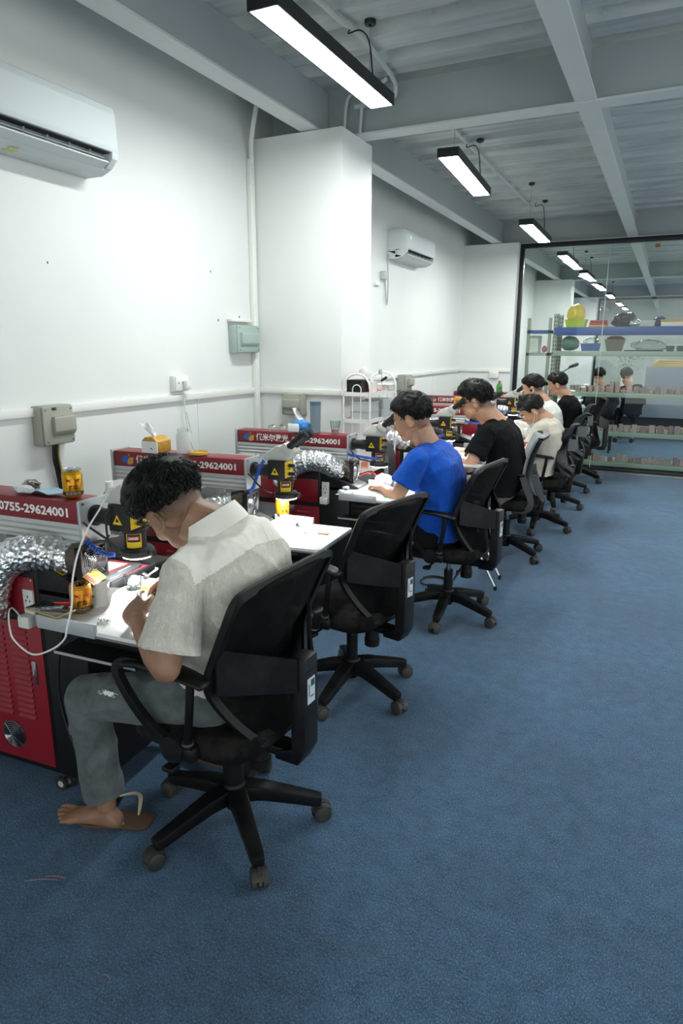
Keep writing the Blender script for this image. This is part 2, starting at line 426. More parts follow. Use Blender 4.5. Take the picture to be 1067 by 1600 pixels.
# ---- air conditioners (local: wall plane x=0, y along wall, z up)
M_AC = mat('ac_white','ccd4d5', .55); M_ACD = mat('ac_dark','1b1e20', .5); M_ACG = mat('ac_grey','a9afad', .5)
def ac(name_label, y0, z0, L, H, D, mirror=False):
    t = thing('air_conditioner', name_label, 'air conditioner', (XW, y0, z0))
    prof = [(0,0),(.13*D/.22,0),(D*.80,.020),(D*.93,.055),(D,.10),(D*.985,H-.03),(D*.94,H-.004),(D*.90,H),(0,H)]
    # body without the outlet slot: two solids with a gap between the front panel and the base
    base = [(0,0),(D*.50,0),(D*.74,.018),(D*.70,.026),(D*.40,.045),(0,.075)]
    bm = B(); prism(bm, base, 'y', .0, L, bev=.003); obj('base', bm, M_AC, t)
    fr = [(0,.075),(D*.45,.075),(D*.62,.082),(D*.985,.088),(D,.11),(D*.985,H-.04),(D*.93,H-.008),(D*.86,H),(0,H)]
    bm = B(); prism(bm, fr, 'y', 0, L, bev=.003); obj('front_panel', bm, M_AC, t)
    for a, b in ((0,.035),(L-.035,L)):
        bm = B(); prism(bm, [(D*.4,.01),(D*.78,.022),(D*.97,.06),(D*.985,.09),(D*.4,.09)], 'y', a, b, bev=.002); obj('end_cheek', bm, M_AC, t)
    bm = B(); b2(bm, (D*.38,.035,.03), (D*.43,L-.035,.09)); b2(bm, (D*.38,.036,.0835), (D*.93,L-.036,.0865)); obj('outlet_recess', bm, M_ACD, t)
    bm = B()
    prism(bm, [(D*.74,.0185),(D*.93,.040),(D*.93,.046),(D*.73,.025)], 'y', .05, L-.05); obj('flap', bm, M_AC, t)
    n = 6
    for k in range(n):
        y = .07+(L-.14)*(k+.5)/n
        bm = B(); prism(bm, [(D*.42,.045),(D*.72,.045),(D*.80,.082),(D*.42,.082)], 'y', y-.004, y+.004); obj('louvre', bm, M_ACG, t)
    bm = B(); tube(bm, [(D*.80,.05,.064),(D*.80,L-.05,.064)], .003, 6); obj('louvre_rail', bm, M_ACG, t)
    return t
A1 = ac('large white wall air conditioner at the top left of the near wall', 1.78, 2.392, .85, .288, .215)
bm = B(); text(bm, 'AUCMA Air', .02, plane_M((.2125,.44,.148), (0,1,0), (0,0,1)), width=.062, bold=.0006)
obj('lettering', bm, M_BLK, A1, smooth=False)
bm = B(); text(bm, '24', .045, plane_M((.213,.765,.165), (0,1,0), (0,0,1)), width=.036)
obj('display_digits', bm, mat('display','f4ffff', .5, emit=.6), A1, smooth=False)
bm = B(); box(bm, (.10,.35,-.001), (.05,.05,.002)); obj('energy_label', bm, mat('paper_yellow','c9c37a', .6), A1)
A2 = ac('small white wall air conditioner beyond the first pillar', 6.52, 2.458, .86, .27, .215)
bm = B(); text(bm, '24', .045, plane_M((.213,.10,.2), (0,1,0), (0,0,1)), width=.04); obj('display_digits', bm, MATS['display'], A2, smooth=False)
bm = B(); tube(bm, spline([(XW+.02,6.51,2.50),(XW+.02,6.50,2.42),(XW+.03,6.49,2.2),(XW+.03,6.47,2.02),(XW+.02,6.44,2.2),(XW+.03,6.40,2.28)],5), .006, 6)
tag(obj('power_cord', bm, M_ACG), 'grey cord hanging from the small air conditioner', 'cord')
bm = B(); box(bm, (XW+.03,6.38,2.29), (.06,.07,.08), .01)
tag(obj('wall_socket', bm, mat('grey_plastic','b9bdb8', .5)), 'small grey plug in a socket beside the small air conditioner', 'socket')
bm = B(); b2(bm, (XW,6.20,2.185), (XW+.03,6.30,2.215), .004)
tag(obj('wall_bracket', bm, M_WPL), 'small white bracket left of the grey plug on the wall', 'bracket')

# ---- electrical boxes
def ebox(lab, loc, rz, w, h, d, m, cover='wide', cables=False):
    """local: back on plane x=0, faces +x, y width centred, z from bottom"""
    t = thing('electrical_box', lab, 'electrical box', loc, rz)
    obj('casing', b2(B(), (0,-w/2,0), (d*.62,w/2,h), .006), m, t)
    obj('cover', b2(B(), (d*.62,-w/2+.004,.004), (d*.74,w/2-.004,h-.004), .006), m, t)
    a, b = (-w*.22, w*.46) if cover == 'wide' else (-w*.38, w*.38)
    bm = B(); prism(bm, [(d*.7,h*.22),(d*.84,h*.27),(d*.95,h*.36),(d*.95,h*.70),(d*.90,h*.73),(d*.7,h*.73)], 'y', a, b, bev=.004)
    obj('switch_hood', bm, m, t)
    for sy in (-.4,.4):
        for sz in (.1,.9):
            bm = B(); cyl(bm, (d*.74,w*sy,h*sz), (d*.765,w*sy,h*sz), .004, n=8); obj('screw', bm, M_WIRE, t)
    if cables:
        for k, (dy, mm) in enumerate(((-.01,M_CABLE),(.006,M_CABLE),(.02,mat('yellow_green_wire','b3a03a', .5)))):
            bm = B(); tube(bm, spline([(d*.35,dy,.01),(d*.3,dy-.004,-.06),(d*.25,dy+.01,-.14),(d*.22,dy*.4+.02,-.24),(d*.2,dy*.3+.03,-.42)],5), (.007,.007,.004)[k], 7)
            obj('cable', bm, mm, t)
    return t
M_EB = mat('box_grey_beige','9d9f93', .5, var=.04); M_EG = mat('box_grey_green','9fb1ab', .45)
e = ebox('grey-beige electrical box under the trunking, far left with black cables below', (XW,2.262,1.148), 0, .185, .185, .1, M_EB, cables=True)
bm = B(); text(bm, 'W51', .018, plane_M((.0755,-.025,.170), (0,1,0), (0,0,1)), width=.028, bold=.0008); obj('lettering', bm, M_BLK, e, smooth=False)
ebox('pale green electrical box in the corner beside the near pillar', (XW,3.90,1.565), 0, .27, .18, .1, M_EG, 'mid')
ebox('grey-beige electrical box on the front of the near pillar', (-2.33,4.10,1.145), -PI/2, .17, .15, .09, M_EB, 'mid')
ebox('small grey-beige electrical box on the wall past the white shelf', (XW,6.93,1.15), 0, .2, .17, .16, M_EB, cables=True)
bm = B(); b2(bm, (XW,3.75,1.765), (XW+.045,4.0,1.785), .003)
tag(obj('wall_bracket', bm, M_WPL), 'white ledge above the pale green electrical box', 'bracket')
# sockets on the trunking
def socket(lab, loc, rz, plugs=1):
    t = thing('wall_socket', lab, 'socket', loc, rz)
    obj('back_box', b2(B(), (0,-.065,0), (.035,.065,.09), .004), M_WPL, t)
    obj('face_plate', b2(B(), (.035,-.06,.004), (.042,.06,.086), .003), M_WPL, t)
    bm = B()
    for a, b in ((-.035,.03),(.0,.035),(.035,.03)): box(bm, (.0425,a,.05), (.002,.004,.012))
    obj('socket_holes', bm, M_ACD, t)
    if plugs: obj('plug', b2(B(), (.042,.0,.012), (.075,.045,.062), .006), M_WPL, t)
    return t
socket('white double socket on the trunking left of the near pillar, plug fitted', (XW,3.22,1.345), 0)
socket('white socket on the front of the far pillar', (-2.15,9.25,1.20), -PI/2, 0)
bm = B(); tube(bm, spline([(XW+.03,3.24,1.30),(XW+.03,3.25,1.2),(XW+.03,3.28,1.05),(XW+.04,3.33,.9),(XW+.05,3.36,.75)],5), .005, 6)
tag(obj('power_cord', bm, M_WPL), 'white cord running down the wall from the double socket', 'cord')
for y, z, r in ((3.66,1.77,.006),(3.90,1.80,.006),(3.60,2.06,.005),(2.35,1.98,.004)):
    bm = B(); ell(bm, (XW,y,z), (.004,r,r*1.5), 8); tag(obj('wall_plug', bm, mat('plug_grey','6d7270', .6)), 'small dark screw hole plug on the white wall', 'wall plug', 'screw plugs on the near wall')
# ================================================================== OFFICE CHAIRS (local: origin on the floor under the column, faces -x)
M_PL = mat('chair_plastic','0b0c0e', .42, dust=.08, spec=.35, bump=.15, bscale=500, bdist=.0004)
M_SEAT = mat('seat_fabric','0e0f10', .95, dust=.16, bump=.5, bscale=500, bdist=.001, spec=.15)
M_CHROME = mat('chrome','b9bcbf', .18, 1)
M_CASTER = mat('caster_rubber','2b2c2c', .6, dust=.35)
M_LIGHTGREY = mat('grey_cushion','8d9494', .85, bump=.3, bscale=400)
M_DARKGREY = mat('dark_grey_plastic','45484a', .5)
def mesh_fabric():
    n = NT('mesh_fabric'); b = n.b
    co = n.coord('Object')
    def wave(d):
        w = n.n('ShaderNodeTexWave'); w.wave_type = 'BANDS'; w.bands_direction = d; w.inputs['Scale'].default_value = 120; n.l(co, w.inputs[0]); return w.outputs['Fac']
    m = n.n('ShaderNodeMath', operation='MULTIPLY'); n.l(wave('Y'), m.inputs[0]); n.l(wave('Z'), m.inputs[1])
    a = n.ramp(m.outputs[0], [(.45,1.0),(.8,.86)])
    n.l(a, b.inputs['Alpha'])
    f = n.ramp(n.noise(co, 6, 4, .6), [(.45,'08090a'),(.85,'22211f')]); n.l(f, b.inputs['Base Color']); b.inputs['Roughness'].default_value = 1; b.inputs['Specular IOR Level'].default_value = .12
    return n.m
M_MESH = mesh_fabric()
def star_base(t, a0=31):
    bm = B(); lathe(bm, [(0,.075),(.03,.075),(.042,.10),(.045,.15),(.036,.172),(0,.172)], n=24); obj('hub', bm, M_PL, t)
    for k in range(5):
        a = math.radians(a0+72*k); R = Matrix.Rotation(a, 4, 'Z')
        bm = B(); P = [(.03,0,.135),(.10,0,.128),(.19,0,.105),(.27,0,.083),(.298,0,.078)]
        strip(bm, P, [.068,.058,.050,.044,.036], [.056,.050,.044,.040,.036], M=R)
        bmesh.ops.bevel(bm, geom=list(bm.edges), offset=.008, segments=2, profile=.6, affect='EDGES', clamp_overlap=True)
        leg = obj('leg', bm, M_PL, t, ang=50)
        ca = a0*1.3+k*67
        bm = B(); c = (.288*math.cos(a), .288*math.sin(a))
        cyl(bm, (c[0],c[1],.045), (c[0],c[1],.082), .008, n=8)
        RM = Matrix.Translation((c[0],c[1],0)) @ Matrix.Rotation(math.radians(ca),4,'Z')
        for s in (-1,1): 
            t2 = Matrix.Translation((.012,s*.017,.030))
            lathe(bm, [(0,-.011),(.024,-.011),(.0298,-.007),(.0298,.007),(.024,.011),(0,.011)], n=20, M=RM @ t2 @ Matrix.Rotation(PI/2,4,'X'))
        prism(bm, [(-.024,.022),(-.022,.050),(-.006,.066),(.018,.069),(.040,.058),(.048,.034),(.040,.030),(.012,.034)], 'y', -.0055, .0055, M=RM); tube(bm, [(.012+.0325*math.cos(q),0,.030+.0325*math.sin(q)) for q in [PI*.12+PI*.9*i/8 for i in range(9)]], .0035, 8, flat=(7.2,1), up=(0,0,1), M=RM)
        cyl(bm, (0,-.022,.0275), (0,.022,.0275), .005, n=8, M=RM @ Matrix.Translation((.012,0,0)))
        obj('caster', bm, M_CASTER, t)
def chair_seat(t, z=.0, chrome=True, sm=None, fat=False):
    zz = z
    bm = B(); cyl(bm, (0,0,.16), (0,0,.37 if fat else .295+zz*.5), .035 if fat else .027, n=24); obj('gas_sleeve', bm, M_PL, t)
    bm = B(); cyl(bm, (0,0,.29+zz*.5), (0,0,.385+zz), .014, n=16); obj('gas_piston', bm, M_CHROME, t)
    bm = B(); b2(bm, (-.09,-.075,.372+zz), (.13,.075,.412+zz), .01)
    b2(bm, (.10,-.035,.352+zz), (.24,.035,.385+zz), .008); obj('tilt_mechanism', bm, M_PL, t)
    bm = B(); cyl(bm, (.115,-.0,.352+zz), (.115,-.0,.30+zz), .03, .033, n=20); cyl(bm, (.115,0,.302+zz),(.115,0,.27+zz), .036,.034, n=20); obj('tension_knob', bm, M_PL, t)
    bm = B(); tube(bm, [(-.02,-.07,.385+zz),(-.02,-.20,.38+zz),(-.02,-.25,.375+zz)], .006, 8); b2(bm, (-.04,-.285,.368+zz), (-.0,-.245,.384+zz), .004); obj('lever', bm, M_PL, t)
    bm = B(); rings = []
    for z0, s in ((.408,.86),(.413,.97),(.432,1.0),(.455,1.0),(.474,.96),(.483,.86)):
        r = []
        for k in range(40):
            a = 2*PI*k/40; ca, sa = math.cos(a), math.sin(a); e = .42
            x = math.copysign(abs(ca)**e, ca)*.235*s-.015; y = math.copysign(abs(sa)**e, sa)*.242*s
            zq = z0+zz-(.02*max(0,(-x-.15)/.1) if z0 > .41 else .01*max(0,(-x-.15)/.1))+(.012*(abs(y)/.24)**2 if z0 > .47 else 0)
            r.append((x,y,zq))
        rings.append(r)
    loft(bm, rings); obj('seat', bm, sm or M_SEAT, t, ang=60)
def armrest(t, s, z=0, gloss=M_PL):
    Y = s*.275
    a = thing_part = bpy.data.objects.new('armrest', None); COL.objects.link(a); a.parent = t
    bm = B()
    path = spline([(-.02,s*.262,.455+z),(-.075,Y,.50+z),(-.135,Y+s*.012,.575+z),(-.185,Y+s*.012,.645+z),(-.19,Y+s*.01,.675+z),(-.16,Y+s*.006,.697+z),(-.09,Y,.703+z)],4)
    n = len(path)
    strip(bm, path, [.032-.004*math.sin(PI*i/(n-1)) for i in range(n)], .022, up=(0,s,0.0001))
    bmesh.ops.bevel(bm, geom=list(bm.edges), offset=.006, segments=2, profile=.6, affect='EDGES', clamp_overlap=True)
    obj('arm_strut', bm, gloss, a, ang=60)
    bm = B(); pp = spline([(-.17,Y+s*.008,.692+z),(-.10,Y,.706+z),(0,Y-s*.002,.708+z),(.10,Y,.700+z),(.145,Y,.690+z)],4); n = len(pp)
    tube(bm, pp, [.026+.010*math.sin(PI*min(1,i/(n-1)))-(.014 if i in (0,n-1) else 0) for i in range(n)], 14, flat=(1,.40)); obj('arm_pad', bm, gloss, a, ang=60)
    bm = B(); tube(bm, spline([(.085,Y,.695+z),(.078,Y,.62+z),(.06,s*.268,.52+z),(.048,s*.262,.462+z)],4), .0125, 10); obj('arm_post', bm, gloss, a)
    bm = B(); cyl(bm, (0,s*.225,.452+z), (0,s*.285,.452+z), .046, .042, n=24); box(bm, (.03,s*.25,.442+z), (.09,.05,.05), .012); obj('pivot_disc', bm, gloss, a)
    bm = B(); lathe(bm, [(.0125,-.004),(.018,-.004),(.018,.004),(.0125,.004)], (.05,s*.262,.478+z), 14); obj('collar', bm, M_DARKGREY, a)
    return a
def back_loop(z=0, k=6):
    half = [(.236,.0,.962),(.236,.12,.962),(.234,.215,.957),(.226,.248,.935),(.190,.246,.86),(.152,.247,.77),(.125,.25,.695),(.128,.243,.64),(.155,.20,.555),(.19,.145,.475),(.205,.11,.445),(.21,.05,.438),(.21,0,.438)]
    pts = [Vector((x,y,h+z)) for x,y,h in half]+[Vector((x,-y,h+z)) for x,y,h in half[-2:0:-1]]
    return pts
def chair_back(t, z=0, sticker=True):
    loop = spline(back_loop(z), 3, closed=True)
    bm = B(); t_ = bmesh.new()
    # frame: strip whose wide side faces along x (thickness) - oval section
    tube(bm, loop, .0125, 8, closed=True, flat=(1.0,1.0), up=(1,0,.15))
    strip(bm, [p+Vector((.006,0,0)) for p in loop], .024, .018, up=(1,0,.15), closed=True)
    bmesh.ops.recalc_face_normals(bm, faces=bm.faces); obj('back_frame', bm, M_PL, t, ang=60)
    # mesh: between the two sides
    half = back_loop(z)[:13]
    left = spline(half, 4); rows = []
    NR = 26
    for i in range(NR+1):
        q = lerp(1, len(left)-2, i/NR); a = left[int(q)].lerp(left[min(len(left)-1,int(q)+1)], q-int(q))
        rows.append(a)
    bm = B(); grid = []
    for a in rows:
        w = abs(a.y); g = []
        for j in range(15):
            u = -1+2*j/14; bul = (1-u*u)*min(.05, w*.22)
            g.append(bm.verts.new((a.x+bul*.9, u*w, a.z)))
        grid.append(g)
    for r1, r2 in zip(grid, grid[1:]):
        for j in range(14): bm.faces.new((r1[j],r1[j+1],r2[j+1],r2[j]))
    obj('mesh_panel', bm, M_MESH, t, ang=180)
    # yoke bands
    for s in (-1,1):
        bm = B(); t2 = bmesh.new(); N = 9; q = []
        for i in range(N):
            u = i/(N-1); x = lerp(.150, .285, u**1.15); y = lerp(.248, .040, u)*s
            zt = lerp(.795, .705, u); zb = lerp(.655, .60, u**.8); th = .009
            q.append([(x,y,zb+z),(x+th*1.2,y+s*th*.5,zb+z),(x+th*1.2,y+s*th*.5,zt+z),(x,y,zt+z)])
        loft(bm, q); bmesh.ops.recalc_face_normals(bm, faces=bm.faces)
        bmesh.ops.bevel(bm, geom=[e for e in bm.edges if e.calc_face_angle(0) > 1], offset=.002, segments=2, affect='EDGES', clamp_overlap=True)
        obj('lumbar_yoke', bm, M_PL, t)
    bm = B(); prism(bm, [(.262,.705+z),(.312,.705+z),(.312,.40+z),(.285,.345+z),(.20,.345+z),(.20,.372+z),(.262,.395+z)], 'y', -.040, .040, bev=.005); obj('spine', bm, M_PL, t)
    if sticker:
        bm = B(); box(bm, (.3128,.0,.595+z), (.0006,.042,.085)); st = obj('sticker', bm, mat('sticker_white','b9c6cc', .5), t, smooth=False)
        bm = B(); box(bm, (.3133,.008,.618+z), (.0004,.02,.022)); box(bm, (.3133,-.012,.598+z), (.0004,.004,.04)); box(bm, (.3133,.004,.575+z), (.0004,.02,.004)); obj('print', bm, mat('print_dark','33474f', .5), st, smooth=False, kind='stuff')
        bm = B(); box(bm, (.313,0,.66+z), (.001,.06,.002)); obj('groove', bm, M_CABLE, t, smooth=False)
def chair(label, x, y, rz, a0, z=0, fat=False):
    t = thing('office_chair', label, 'chair', (x,y,0), math.radians(rz))
    star_base(t, a0-rz); chair_seat(t, z, fat=fat); armrest(t, -1, z); armrest(t, 1, z); chair_back(t, z); return t
chair('dusty black mesh office chair nearest the camera, under the man in the cream shirt', -1.185, 1.62, -3.2, 31, 0, True)
chair('empty black mesh office chair in front of the second white worktop', -1.215, 2.64, -12.3, -20, 0)
chair('black mesh office chair under the man in the royal blue T-shirt', -1.08, 3.74, -7, -14, 0)
# chair with light grey cushion
def chair_b(label, x, y, rz, a0, z=0):
    t = thing('office_chair', label, 'chair', (x,y,0), math.radians(rz))
    star_base(t, a0-rz); chair_seat(t, z)
    side = [(.215,.965),(.16,.83),(.135,.70),(.15,.60),(.20,.53)]
    def slab(off, th, w0, w1, grow=0):
        bm = B(); rings = []; P = spline([(x,0,h) for x,h in side], 5); n = len(P)
        for i, p in enumerate(P):
            u = i/(n-1); w = lerp(w0, w1, u)-(.03 if i in (0,n-1) else 0)
            rings.append([(p.x+off+dx+ (abs(yy)/w)**2*-.03, yy, p.z+z) for yy, dx in [(-w,th*.3),(-w*.8,0),(-w*.4,0),(0,0),(w*.4,0),(w*.8,0),(w,th*.3),(w*.95,th),(w*.4,th),(0,th),(-w*.4,th),(-w*.95,th)]])
        loft(bm, rings); bmesh.ops.recalc_face_normals(bm, faces=bm.faces); return bm
    obj('back_cushion', slab(-.025,.03,.215,.225), M_LIGHTGREY, t, ang=70, label='light grey padded cushion')
    obj('back_shell', slab(.008,.022,.22,.23), M_PL, t, ang=70)
    bm = B(); strip(bm, spline([(.20,-.205,.955+z),(.235,-.15,.972+z),(.25,0,.978+z),(.235,.15,.972+z),(.20,.205,.955+z)],4), .05, .018); obj('head_rail', bm, M_PL, t)
    bm = B(); P = spline([(.18,-.225,.70+z),(.20,-.23,.60+z),(.25,-.15,.50+z),(.27,0,.485+z),(.25,.15,.50+z),(.20,.23,.60+z),(.18,.225,.70+z)],4)
    strip(bm, P, .012, .05, up=(.3,0,1)); bmesh.ops.bevel(bm, geom=list(bm.edges), offset=.003, segments=1, affect='EDGES', clamp_overlap=True); obj('lumbar_bracket', bm, M_DARKGREY, t)
    bm = B(); prism(bm, [(.255,.52+z),(.285,.52+z),(.26,.36+z),(.13,.35+z),(.13,.375+z),(.23,.39+z)], 'y', -.035, .035, bev=.005); obj('spine', bm, M_PL, t)
    for s in (-1,1):
        bm = B(); tube(bm, spline([(-.18,s*.25,.675+z),(-.08,s*.262,.69+z),(.05,s*.262,.695+z),(.10,s*.258,.69+z)],4), .026, 12, flat=(1,.35)); obj('arm_pad', bm, M_PL, t)
        bm = B(); strip(bm, spline([(.09,s*.258,.685+z),(.12,s*.255,.60+z),(.16,s*.25,.50+z),(.14,s*.235,.43+z),(.03,s*.18,.405+z)],4), .045, .018, up=(0,s,.001)); obj('arm_strut', bm, M_DARKGREY, t)
    return t
chair_b('black office chair with light grey back cushion, under the man in glasses', -1.03, 5.14, 12, -30)
def chair_c(label, x, y, rz, a0, z=0):
    """older chair with a solid waisted black back"""
    t = thing('office_chair', label, 'chair', (x,y,0), math.radians(rz))
    star_base(t, a0-rz); chair_seat(t, z); armrest(t, -1, z, M_PL); armrest(t, 1, z, M_PL)
    bm = B(); rings = []
    for h, w, x0 in ((.50,.12,.22),(.53,.17,.205),(.60,.215,.175),(.70,.235,.15),(.78,.235,.155),(.86,.21,.18),(.93,.175,.21),(.955,.13,.235),(.965,.08,.255)):
        rings.append([(x0+dx*.03+(1-(yy/w)**2)*.03, yy, h+z) for yy, dx in [(-w,.3),(-w*.8,0),(-w*.4,0),(0,0),(w*.4,0),(w*.8,0),(w,.3),(w*.8,.7),(w*.4,1),(0,1),(-w*.4,1),(-w*.8,.7)]])
    loft(bm, rings); bmesh.ops.recalc_face_normals(bm, faces=bm.faces); obj('back_shell', bm, M_PL, t, ang=70)
    bm = B(); strip(bm, [(.24,-.17,.80+z),(.285,-.1,.79+z),(.295,0,.785+z),(.285,.1,.79+z),(.24,.17,.80+z)], .01, .10); obj('back_pocket', bm, M_DARKGREY, t)
    bm = B()
    strip(bm, spline([(.22,-.2,.64+z),(.27,-.1,.58+z),(.285,0,.55+z),(.27,.1,.58+z),(.22,.2,.64+z)],4), .016, .035, up=(.2,0,1)); obj('lumbar_bracket', bm, M_DARKGREY, t)
    bm = B(); prism(bm, [(.255,.60+z),(.30,.60+z),(.28,.36+z),(.13,.35+z),(.13,.375+z),(.245,.39+z)], 'y', -.035, .035, bev=.005); obj('spine', bm, M_PL, t)
    return t
chair_c('black office chair with solid curved back, under the man in the beige polo', -.955, 6.08, 2, -15)
chair_c('black office chair with waisted back between the beige polo and the black sleeves', -.97, 6.98, -4, -2, .02)
chair_c('black office chair under the man in the black long-sleeved top', -1.0, 7.82, 6, 8, .04)
chair('spare black mesh office chair standing against the glass partition', -.90, 8.63, 14, -25, .05)
# ================================================================== LASER WELDING MACHINES (local: x=0 at the end of the arm, y=0 its axis, z from floor)
M_RED = mat('machine_red','8c1a26', .38, var=.1, vscale=5, coat=.2)
M_RED2 = mat('machine_dark_red','7d2029', .42)
M_MB = mat('machine_black','101113', .5, bump=.2, bscale=700, bdist=.0003)
M_ALU = mat('aluminium','c8cbc9', .38, .35, bump=.05, bscale=60)
M_ALUP = mat('grey_plate','b3b9ba', .42, .3)
M_TXT = mat('white_print','eef0ee', .5)
M_YEL = mat('warning_yellow','e3c21a', .45)
M_PBLK = mat('print_black','141414', .5)
M_PRED = mat('print_red','b4251f', .5)
M_BLUE = mat('blue_plastic','1c4fa8', .4); M_ORANGE = mat('orange_plastic','d56a1e', .45)
M_SCOPE = mat('microscope_grey','c3c5bd', .4)
M_RUB = mat('black_rubber','131415', .6)
M_TOP = mat('worktop_white','e3e6e3', .35, var=.05, vscale=12)
M_EDGE = mat('worktop_edge','77797a', .5)
M_BLUEP = mat('print_blue','2467b0', .5); M_ORP = mat('print_orange','d0963a', .5)
M_WHITE = mat('white_paint','e2e4e0', .4)
M_LED = mat('ring_led','ffffff', .5, emit=300)
def foil_mat():
    n = NT('foil'); b = n.b; b.inputs['Metallic'].default_value = 1; b.inputs['Base Color'].default_value = lin('eef0f0'); b.inputs['Roughness'].default_value = .30
    co = n.coord(); v = n.n('ShaderNodeTexVoronoi'); v.inputs['Scale'].default_value = 70; n.l(co, v.inputs[0])
    n.bump(v.outputs['Distance'], .9, .006); return n.m
M_FOIL = foil_mat()
M_BFOIL = mat('brown_foil','5a5347', .3, .7, bump=.8, bscale=50, bdist=.006)
M_PAPER = mat('paper','eef0ee', .7)
def duct(pts, r, t, name='duct'):
    r = r*1.06
    P = spline(pts, 9); n = len(P); L = sum((P[i+1]-P[i]).length for i in range(n-1)); N = int(L/.0085)
    # resample
    out = []; acc = 0; seg = 0; d = [0]
    for i in range(n-1): d.append(d[-1]+(P[i+1]-P[i]).length)
    for k in range(N+1):
        s = L*k/N
        while seg < n-2 and d[seg+1] < s: seg += 1
        out.append(P[seg].lerp(P[seg+1], (s-d[seg])/max(1e-9,d[seg+1]-d[seg])))
    rnd = random.Random(3); rs = []
    for k in range(len(out)): rs.append(r*(1+.050*math.cos(2*PI*k/3.6))+rnd.uniform(-.0012,.0012))
    bm = B(); tube(bm, out, rs, 26)
    for v in bm.verts:
        q = noise.noise_vector(v.co*60)*.0034; v.co += q
    return obj(name, bm, M_FOIL, t, ang=28, label='crinkled silver foil duct')
def fan_grille(t, M, r=.05, m=M_CHROME, name='fan_grille'):
    bm = B()
    for k in range(7):
        rr = r*(k+1)/7; bm_p = [(rr*math.cos(a*PI/14), rr*math.sin(a*PI/14), .006*(1-(rr/r)**2)) for a in range(28)]
        tube(bm, bm_p, .0011, 5, closed=True, M=M)
    for a in (PI/4, 3*PI/4):
        q = 1.16*r; tube(bm, [(-q*math.cos(a),-q*math.sin(a),0),(0,0,.009),(q*math.cos(a),q*math.sin(a),0)], .0016, 5, M=M)
    for a in range(4):
        q = 1.16*r; an = PI/4+a*PI/2; cyl(bm, (q*math.cos(an),q*math.sin(an),-.004), (q*math.cos(an),q*math.sin(an),.003), .004, n=8, M=M)
    return obj(name, bm, m, t)
def make_machine(label, x, y, rz=0, dz=0):
    t = thing('welding_machine', label, 'machine', (x,y,0), rz, 'red laser welding machines')
    D = -.13                       # near side plane of the cabinet
    # ---- cabinet
    bm = B(); prism(bm, [(-.90,.085),(-.142,.085),(-.142,.80),(-.142,.885),(-.17,.886),(-.40,.885),(-.44,.86),(-.90,.80)], 'y', D, D+.46, bev=.004)
    cab = obj('cabinet', bm, M_MB, t)
    def redp(a, b, nm='side_panel'):
        bm = B(); b2(bm, (a[0],D-.005,a[1]), (b[0],D,b[1]), .002); p = obj(nm, bm, M_RED, cab); return p
    redp((-.86,.108),(-.150,.672)); redp((-.56,.70),(-.158,.838), 'upper_panel')
    for px, pz in ((-.165,.83),(-.165,.71),(-.55,.71)):
        bm = B(); cyl(bm, (px,D-.008,pz), (px,D-.004,pz), .0035, n=8); obj('screw', bm, M_CHROME, cab)
    for cxx in (-.365,-.255):
        for k in range(16):
            zz = .29+k*.0225; bm = B(); w = .040
            # a pressed louvre: wedge open at the bottom
            prism(bm, [(D-.005,zz),(D-.013,zz),(D-.011,zz+.006),(D-.005,zz+.015)], 'x', cxx-w, cxx+w, bev=.0012); obj('louvre', bm, M_RED, cab)
    # handle
    bm = B(); b2(bm, (-.205,D-.010,.435), (-.185,D-.004,.525), .002); obj('latch', bm, M_CHROME, cab)
    obj('latch_button', b2(B(), (-.202,D-.012,.452), (-.188,D-.009,.468)), M_RED, cab)
    M = Matrix.Translation((-.335,D-.008,.205)) @ Matrix.Rotation(PI/2,4,'X')
    bm = B(); cyl(bm, (-.335,D-.006,.205), (-.335,D-.004,.205), .054, n=24); obj('fan_opening', bm, M_CABLE, cab)
    fan_grille(cab, M, .052)
    # front column below the worktop
    bm = B(); b2(bm, (-.142,D+.0,.085), (.045,D+.42,.785), .004); obj('front_housing', bm, M_MB, t)
    # drawer unit and shelf under the top
    bm = B(); b2(bm, (.06,D-.02,.64), (.33,D+.15,.785), .003); ob = obj('drawer_unit', bm, M_RUB, t)
    for k in range(4): obj('drawer', b2(B(), (.07,D-.024,.655+k*.031), (.31,D-.019,.68+k*.031), .002), M_MB, ob)
    bm = B(); b2(bm, (.02,-.24,.645), (.34,D+.1,.651)); sf = obj('shelf', bm, M_MB, t); obj('edge_trim', b2(B(), (.02,-.243,.644), (.34,-.24,.653)), M_ALUP, sf)
    for px, py in ((-.15,D+.03),(.07,D+.03),(-.75,D+.03),(.07,D+.38)):
        bm = B(); cyl(bm, (px,py,.085), (px,py,.055), .012, n=10)
        for s in (-1,1): cyl(bm, (px+s*.006,py+.012*s-.004,.026), (px+s*.006,py+.012*s+.008,.026), .026, n=16)
        obj('caster', bm, M_CASTER, t)
        bm = B(); 
        for s in (-1,1): cyl(bm, (px+s*.006,py+.012*s-.0048,.026), (px+s*.006,py+.012*s-.004,.026), .013, n=12)
        obj('caster_hub', bm, M_SCOPE, t)
    # sloping front hood
    obj('bed', b2(B(), (-.142,D+.15,.78), (.065,D+.46,.806), .003), M_MB, t)
    bm = B(); prism(bm, [(-.1425,.868),(-.1425,.80),(.10,.80),(.10,.812),(-.13,.888),(-.1425,.888)], 'y', D, D+.15, bev=.002)
    hood = obj('sloping_hood', bm, M_MB, t)
    sl = Vector((.23,0,-.076)).normalized(); nm = Vector((.076,0,.23)).normalized()
    def onslope(u, v, du=0):      # u down the slope, v along y
        return Vector((-.13,D,.888))+sl*(u+.005)+Vector((0,v,0))+nm*(.0015+du)
